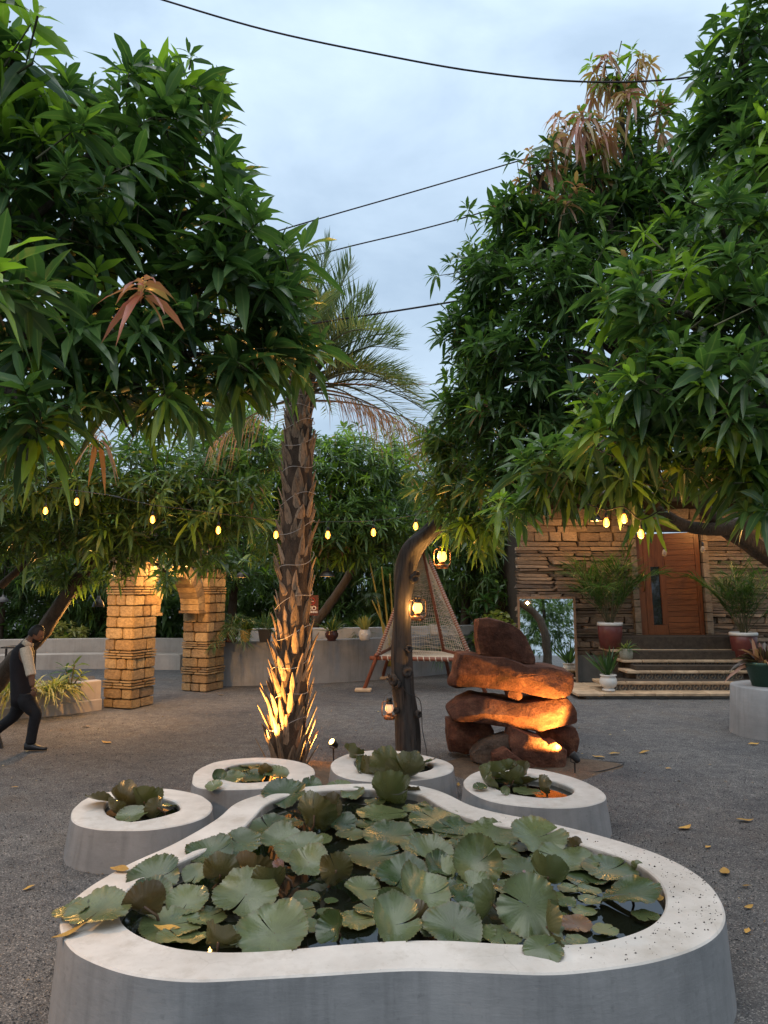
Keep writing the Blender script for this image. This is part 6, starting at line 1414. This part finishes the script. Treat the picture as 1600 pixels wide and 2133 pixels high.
# ------------------------------------------------------------------ no smoking sign
def sign():
    p = at(637, 1261, 16.6); w, h = .30, .46; root = empty('no_smoking_sign', p + Vector((.14, 0, -h / 2)), 'brown no smoking sign half hidden by the palm trunk', 'sign')
    MB().box((0, 0, h / 2), (w, .02, h)).build('board', M['sign'], root)
    def text(s, size, z, mat, w_=1.0):
        cu = bpy.data.curves.new('lettering', 'FONT'); cu.body = s; cu.size = size; cu.align_x = 'CENTER'; cu.extrude = .001; cu.offset = .0025; cu.materials.append(mat)
        tmp = bpy.data.objects.new('lettering_curve', cu); col.objects.link(tmp); bpy.context.view_layer.update(); me = bpy.data.meshes.new_from_object(tmp.evaluated_get(bpy.context.evaluated_depsgraph_get())); bpy.data.objects.remove(tmp); me.name = 'lettering'
        if not me.materials: me.materials.append(mat)
        o = bpy.data.objects.new('lettering', me); col.objects.link(o); o.parent = root; o.location = (0, -.0125, z); o.rotation_euler = (R(90), 0, 0); o.scale = (w_, 1, 1)
    text('NO', .13, .125, M['sign_white']); text('SMOKING', .062, .06, M['sign_white'], .95)
    MB().tube([(math.cos(t) * .075, -.0135, .325 + math.sin(t) * .075) for t in [6.283 * k / 24 for k in range(24)]], .008, 5, False, True).build('red_ring', M['sign_red'], root)
    MB().tube([(-.053, -.0135, .378), (.053, -.0135, .272)], .007, 5).build('red_bar', M['sign_red'], root)
    MB().box((0, -.0125, .322), (.085, .003, .016)).build('cigarette', M['sign_white'], root)
    MB().box((0, .03, -.32), (.03, .03, 1.3)).build('stake', M['table'], root)
sign()

# ------------------------------------------------------------------ walking man
def person():
    Y0 = 10.2; k = Y0 / FPX
    def j(px, py, dy=0.0): return at(px, py, Y0 + dy)
    base = gnd(75, 1549); O = Vector((base.x, Y0, 0)); root = empty('person', O, 'man in dark vest, pale shirt and dark trousers striding past the planter', 'person')
    def skin(name, chains, mat, sub=2, parent=root):
        vs, es, rs = [], [], []
        idx = {}
        for ch in chains:
            prev = None
            for p, r in ch:
                key = (round(p.x, 4), round(p.y, 4), round(p.z, 4))
                if key not in idx: idx[key] = len(vs); vs.append(p - O); rs.append(r if isinstance(r, tuple) else (r, r))
                i = idx[key]
                if prev is not None and prev != i: es.append((prev, i))
                prev = i
        me = bpy.data.meshes.new(name); me.from_pydata([tuple(v) for v in vs], es, []); me.materials.append(mat)
        o = bpy.data.objects.new(name, me); col.objects.link(o); o.parent = parent
        md = o.modifiers.new('skin', 'SKIN'); md.use_smooth_shade = True
        if me.skin_vertices: 
            for i, r in enumerate(rs): me.skin_vertices[0].data[i].radius = r
            me.skin_vertices[0].data[0].use_root = True
        s = o.modifiers.new('sub', 'SUBSURF'); s.levels = sub; s.render_levels = sub
        return o
    hip = j(49, 1448); crotch = j(52, 1458); chest = j(47, 1372); belly = j(46, 1412); neck0 = j(57, 1342); neck1 = j(66, 1329); head0 = j(73, 1322); head1 = j(77, 1314)
    sh_n, sh_f = j(54, 1354, -.20), j(54, 1354, .20)
    # near arm hangs by the side, far arm swings forward
    el_n, wr_n = j(64, 1402, -.27), j(68, 1431, -.26); el_f, wr_f = j(42, 1397, .30), j(46, 1428, .36)
    hp_n, kn_n, an_n = j(56, 1460, -.10), j(74, 1488, -.10), j(66, 1534, -.09)
    hp_f, kn_f, an_f = j(48, 1460, .10), j(28, 1492, .10), j(-8, 1522, .10)
    body = [[(hip, .10), (belly, .115), (chest, .125), (neck0, .062), (neck1, .055), (head0, .085), (head1, .092)],
            [(chest, .125), (sh_n, .066), (el_n, .047), (wr_n, .033)], [(chest, .125), (sh_f, .066), (el_f, .047), (wr_f, .033)],
            [(hip, .10), (hp_n, .07), (kn_n, .055), (an_n, .038)], [(hip, .10), (hp_f, .07), (kn_f, .055), (an_f, .038)]]
    skin('body', body, M['skin'])
    # head: skull with face, nose, ears
    hc = j(76, 1321); hd = empty('head'); hd.parent = root; hd.location = hc - O; hd.rotation_euler = (0, R(28), 0)
    sk = bmesh.new(); bmesh.ops.create_uvsphere(sk, u_segments=22, v_segments=16, radius=1)
    for v in sk.verts:
        x, y, z = v.co; jaw = max(0, -z); v.co = Vector((x * (.098 - .02 * jaw) + .018 * jaw, y * (.074 - .022 * jaw), z * .122))
        if x > .85 and abs(y) < .3 and -.25 < z < .1: v.co.x += .016
        if x > .7 and .12 < z < .32 and .25 < abs(y) < .55: v.co.x -= .008
    me = bpy.data.meshes.new('face'); sk.to_mesh(me); sk.free(); me.materials.append(M['skin']); me.polygons.foreach_set('use_smooth', [True] * len(me.polygons)); obj('face', me, hd)
    for sy in (-1, 1):
        MB().lathe([(.004, -.006), (.022, 0), (.026, .008), (.012, .012)], 10).build('ear', M['skin'], hd, True, (-.005, sy * .072, -.005)).rotation_euler = (R(90) * sy, 0, 0)
        MB().lathe([(.001, .0), (.009, .002), (.010, .006)], 8).build('eye', M['hair'], hd, True, (.088, sy * .03, .018)).rotation_euler = (0, R(90), 0)
    MB().tube([(.092, -.022, -.062), (.099, 0, -.06), (.092, .022, -.062)], .006, 6).build('mouth', M['pot_red'], hd, True)
    hb = bmesh.new(); bmesh.ops.create_uvsphere(hb, u_segments=26, v_segments=18, radius=1)
    dele = [v for v in hb.verts if (v.co.x > .55 and v.co.z < .55) or v.co.z < -.45 or (v.co.x > .1 and v.co.z < -.05)]
    bmesh.ops.delete(hb, geom=dele, context='VERTS')
    for v in hb.verts:
        d = 1 + .05 * noise.noise(v.co * 5); v.co = Vector((v.co.x * .108 * d - .006, v.co.y * .084 * d, v.co.z * .133 * d + .004))
    me = bpy.data.meshes.new('hair'); hb.to_mesh(me); hb.free(); me.materials.append(M['hair']); me.polygons.foreach_set('use_smooth', [True] * len(me.polygons)); obj('hair', me, hd)
    bd = bmesh.new(); bmesh.ops.create_uvsphere(bd, u_segments=20, v_segments=14, radius=1)
    bmesh.ops.delete(bd, geom=[v for v in bd.verts if v.co.z > -.42 or v.co.x < -.15], context='VERTS')
    for v in bd.verts: jaw = -v.co.z; v.co = Vector((v.co.x * (.104 - .02 * jaw) + .019 * jaw, v.co.y * (.079 - .022 * jaw), v.co.z * .127))
    me = bpy.data.meshes.new('beard'); bd.to_mesh(me); bd.free(); me.materials.append(M['hair']); obj('beard', me, hd)
    # hands with fingers
    for wr, el, sg in ((wr_n, el_n, -1), (wr_f, el_f, 1)):
        d = (wr - el).normalized(); f = Vector((1, 0, 0)); f = (f - d * f.dot(d)).normalized(); s_ = d.cross(f)
        palm = wr + d * .05; ch = [[(wr, .030), (palm, (.036, .020))]]
        hnd = skin('hand', ch, M['skin'])
        for q, (o_, ln) in enumerate(((-.026, .068), (-.009, .08), (.009, .076), (.025, .060))):
            b0 = palm + f * (o_) + d * .025; m1 = b0 + d * ln * .5 + s_ * sg * .012; m2 = m1 + d * ln * .32 + s_ * sg * .035
            skin('finger', [[(palm + f * o_ * .8, .011), (b0, .010), (m1, .0095), (m2, .008)]], M['skin'], 1, hnd)
        t0 = wr + d * .02 + f * .028; skin('thumb', [[(wr + d * .012 + f * .01, .013), (t0 + f * .012, .012), (t0 + d * .035 + f * .022, .0105), (t0 + d * .06 + f * .012, .009)]], M['skin'], 1, hnd)
    # clothing
    def loft(name, rings, mat, n=20):
        vs = []
        for c, rx, ry, tilt in rings:
            for q in range(n):
                a = 2 * math.pi * q / n; wr_ = 1 + .03 * noise.noise(Vector((a * 2, c.z * 9, 3)))
                v = Vector((math.cos(a) * rx * wr_, math.sin(a) * ry * wr_, 0)); v = Matrix.Rotation(tilt, 3, 'Y') @ v; vs.append(c + v - O)
        m = len(rings); fs = [(i * n + q, i * n + (q + 1) % n, (i + 1) * n + (q + 1) % n, (i + 1) * n + q) for i in range(m - 1) for q in range(n)] + [tuple(range(n))[::-1], tuple(range((m - 1) * n, m * n))]
        return MB().add(vs, fs).build(name, mat, root, True)
    loft('vest', [(j(48, 1468), .148, .180, 0), (j(48, 1450), .150, .182, 0), (j(46, 1425), .140, .172, 0), (j(45, 1400), .140, .175, 0), (j(46, 1375), .146, .190, .08), (j(49, 1358), .138, .195, .2), (j(53, 1349), .105, .160, .4), (j(57, 1343), .072, .09, .5)], M['vest'])
    loft('shirt_collar', [(j(56, 1346), .080, .098, .5), (j(60, 1337), .072, .078, .55), (j(62, 1335), .062, .066, .55)], M['shirt'])
    def limb(name, pts, mat, n=14):
        S = spline([tuple(p) for p, r in pts], 5 * (len(pts) - 1)); rr = spline([np.array([r]) for p, r in pts], 5 * (len(pts) - 1))
        return MB().tube([Vector(p) - O for p in S], [float(r[0]) * (1 + .05 * noise.noise(Vector((i * .8, 0, 0)))) for i, r in enumerate(rr)], n).build(name, mat, root, True)
    for sh, el in ((sh_n, el_n), (sh_f, el_f)):
        limb('sleeve', [(sh + Vector((-.01, 0, .03)), .07), (lerp(sh, el, .25), .076), (lerp(sh, el, .6), .067), (lerp(sh, el, 1.02), .063), (lerp(sh, el, 1.10), .060)], M['shirt'])
    for hp, kn, an in ((hp_n, kn_n, an_n), (hp_f, kn_f, an_f)):
        limb('trouser_leg', [(hp + Vector((-.01, 0, .10)), .10), (hp, .118), (lerp(hp, kn, .5), .098), (kn, .080), (lerp(kn, an, .5), .072), (lerp(kn, an, .95), .068), (lerp(kn, an, 1.28), .067)], M['trouser'])
    loft('trouser_seat', [(j(50, 1475), .10, .15, 0), (j(50, 1462), .146, .178, 0), (j(49, 1448), .146, .176, 0), (j(48, 1438), .138, .168, 0)], M['trouser'])
    def shoe(an, pitch):
        V = []; n = 14
        for i in range(12):
            s = i / 11; x = -.085 + .30 * s; w = (.030 + .016 * math.sin(min(1, s * 1.25) * math.pi * .9)) * (1 - max(0, s - .85) * 3.5); hgt = (.105 if s < .3 else lerp(.105, .045, min(1, (s - .3) / .55)))
            for q in range(n): a = 2 * math.pi * q / n; V.append((x, math.cos(a) * w * 1.15, max(0.0, hgt * .5 + math.sin(a) * hgt * .5)))
        fs = [(i * n + q, i * n + (q + 1) % n, (i + 1) * n + (q + 1) % n, (i + 1) * n + q) for i in range(11) for q in range(n)] + [tuple(range(n))[::-1], tuple(range(11 * n, 12 * n))]
        o = MB().add(V, fs).build('shoe', M['shoe'], root, True); o.rotation_euler = (0, pitch, 0); o.location = an - O; return o
    s1 = shoe(Vector((an_n.x, an_n.y, 0.0)), 0)
    s2 = shoe(Vector((an_f.x - .03, an_f.y, an_f.z - .12)), R(52))
person()
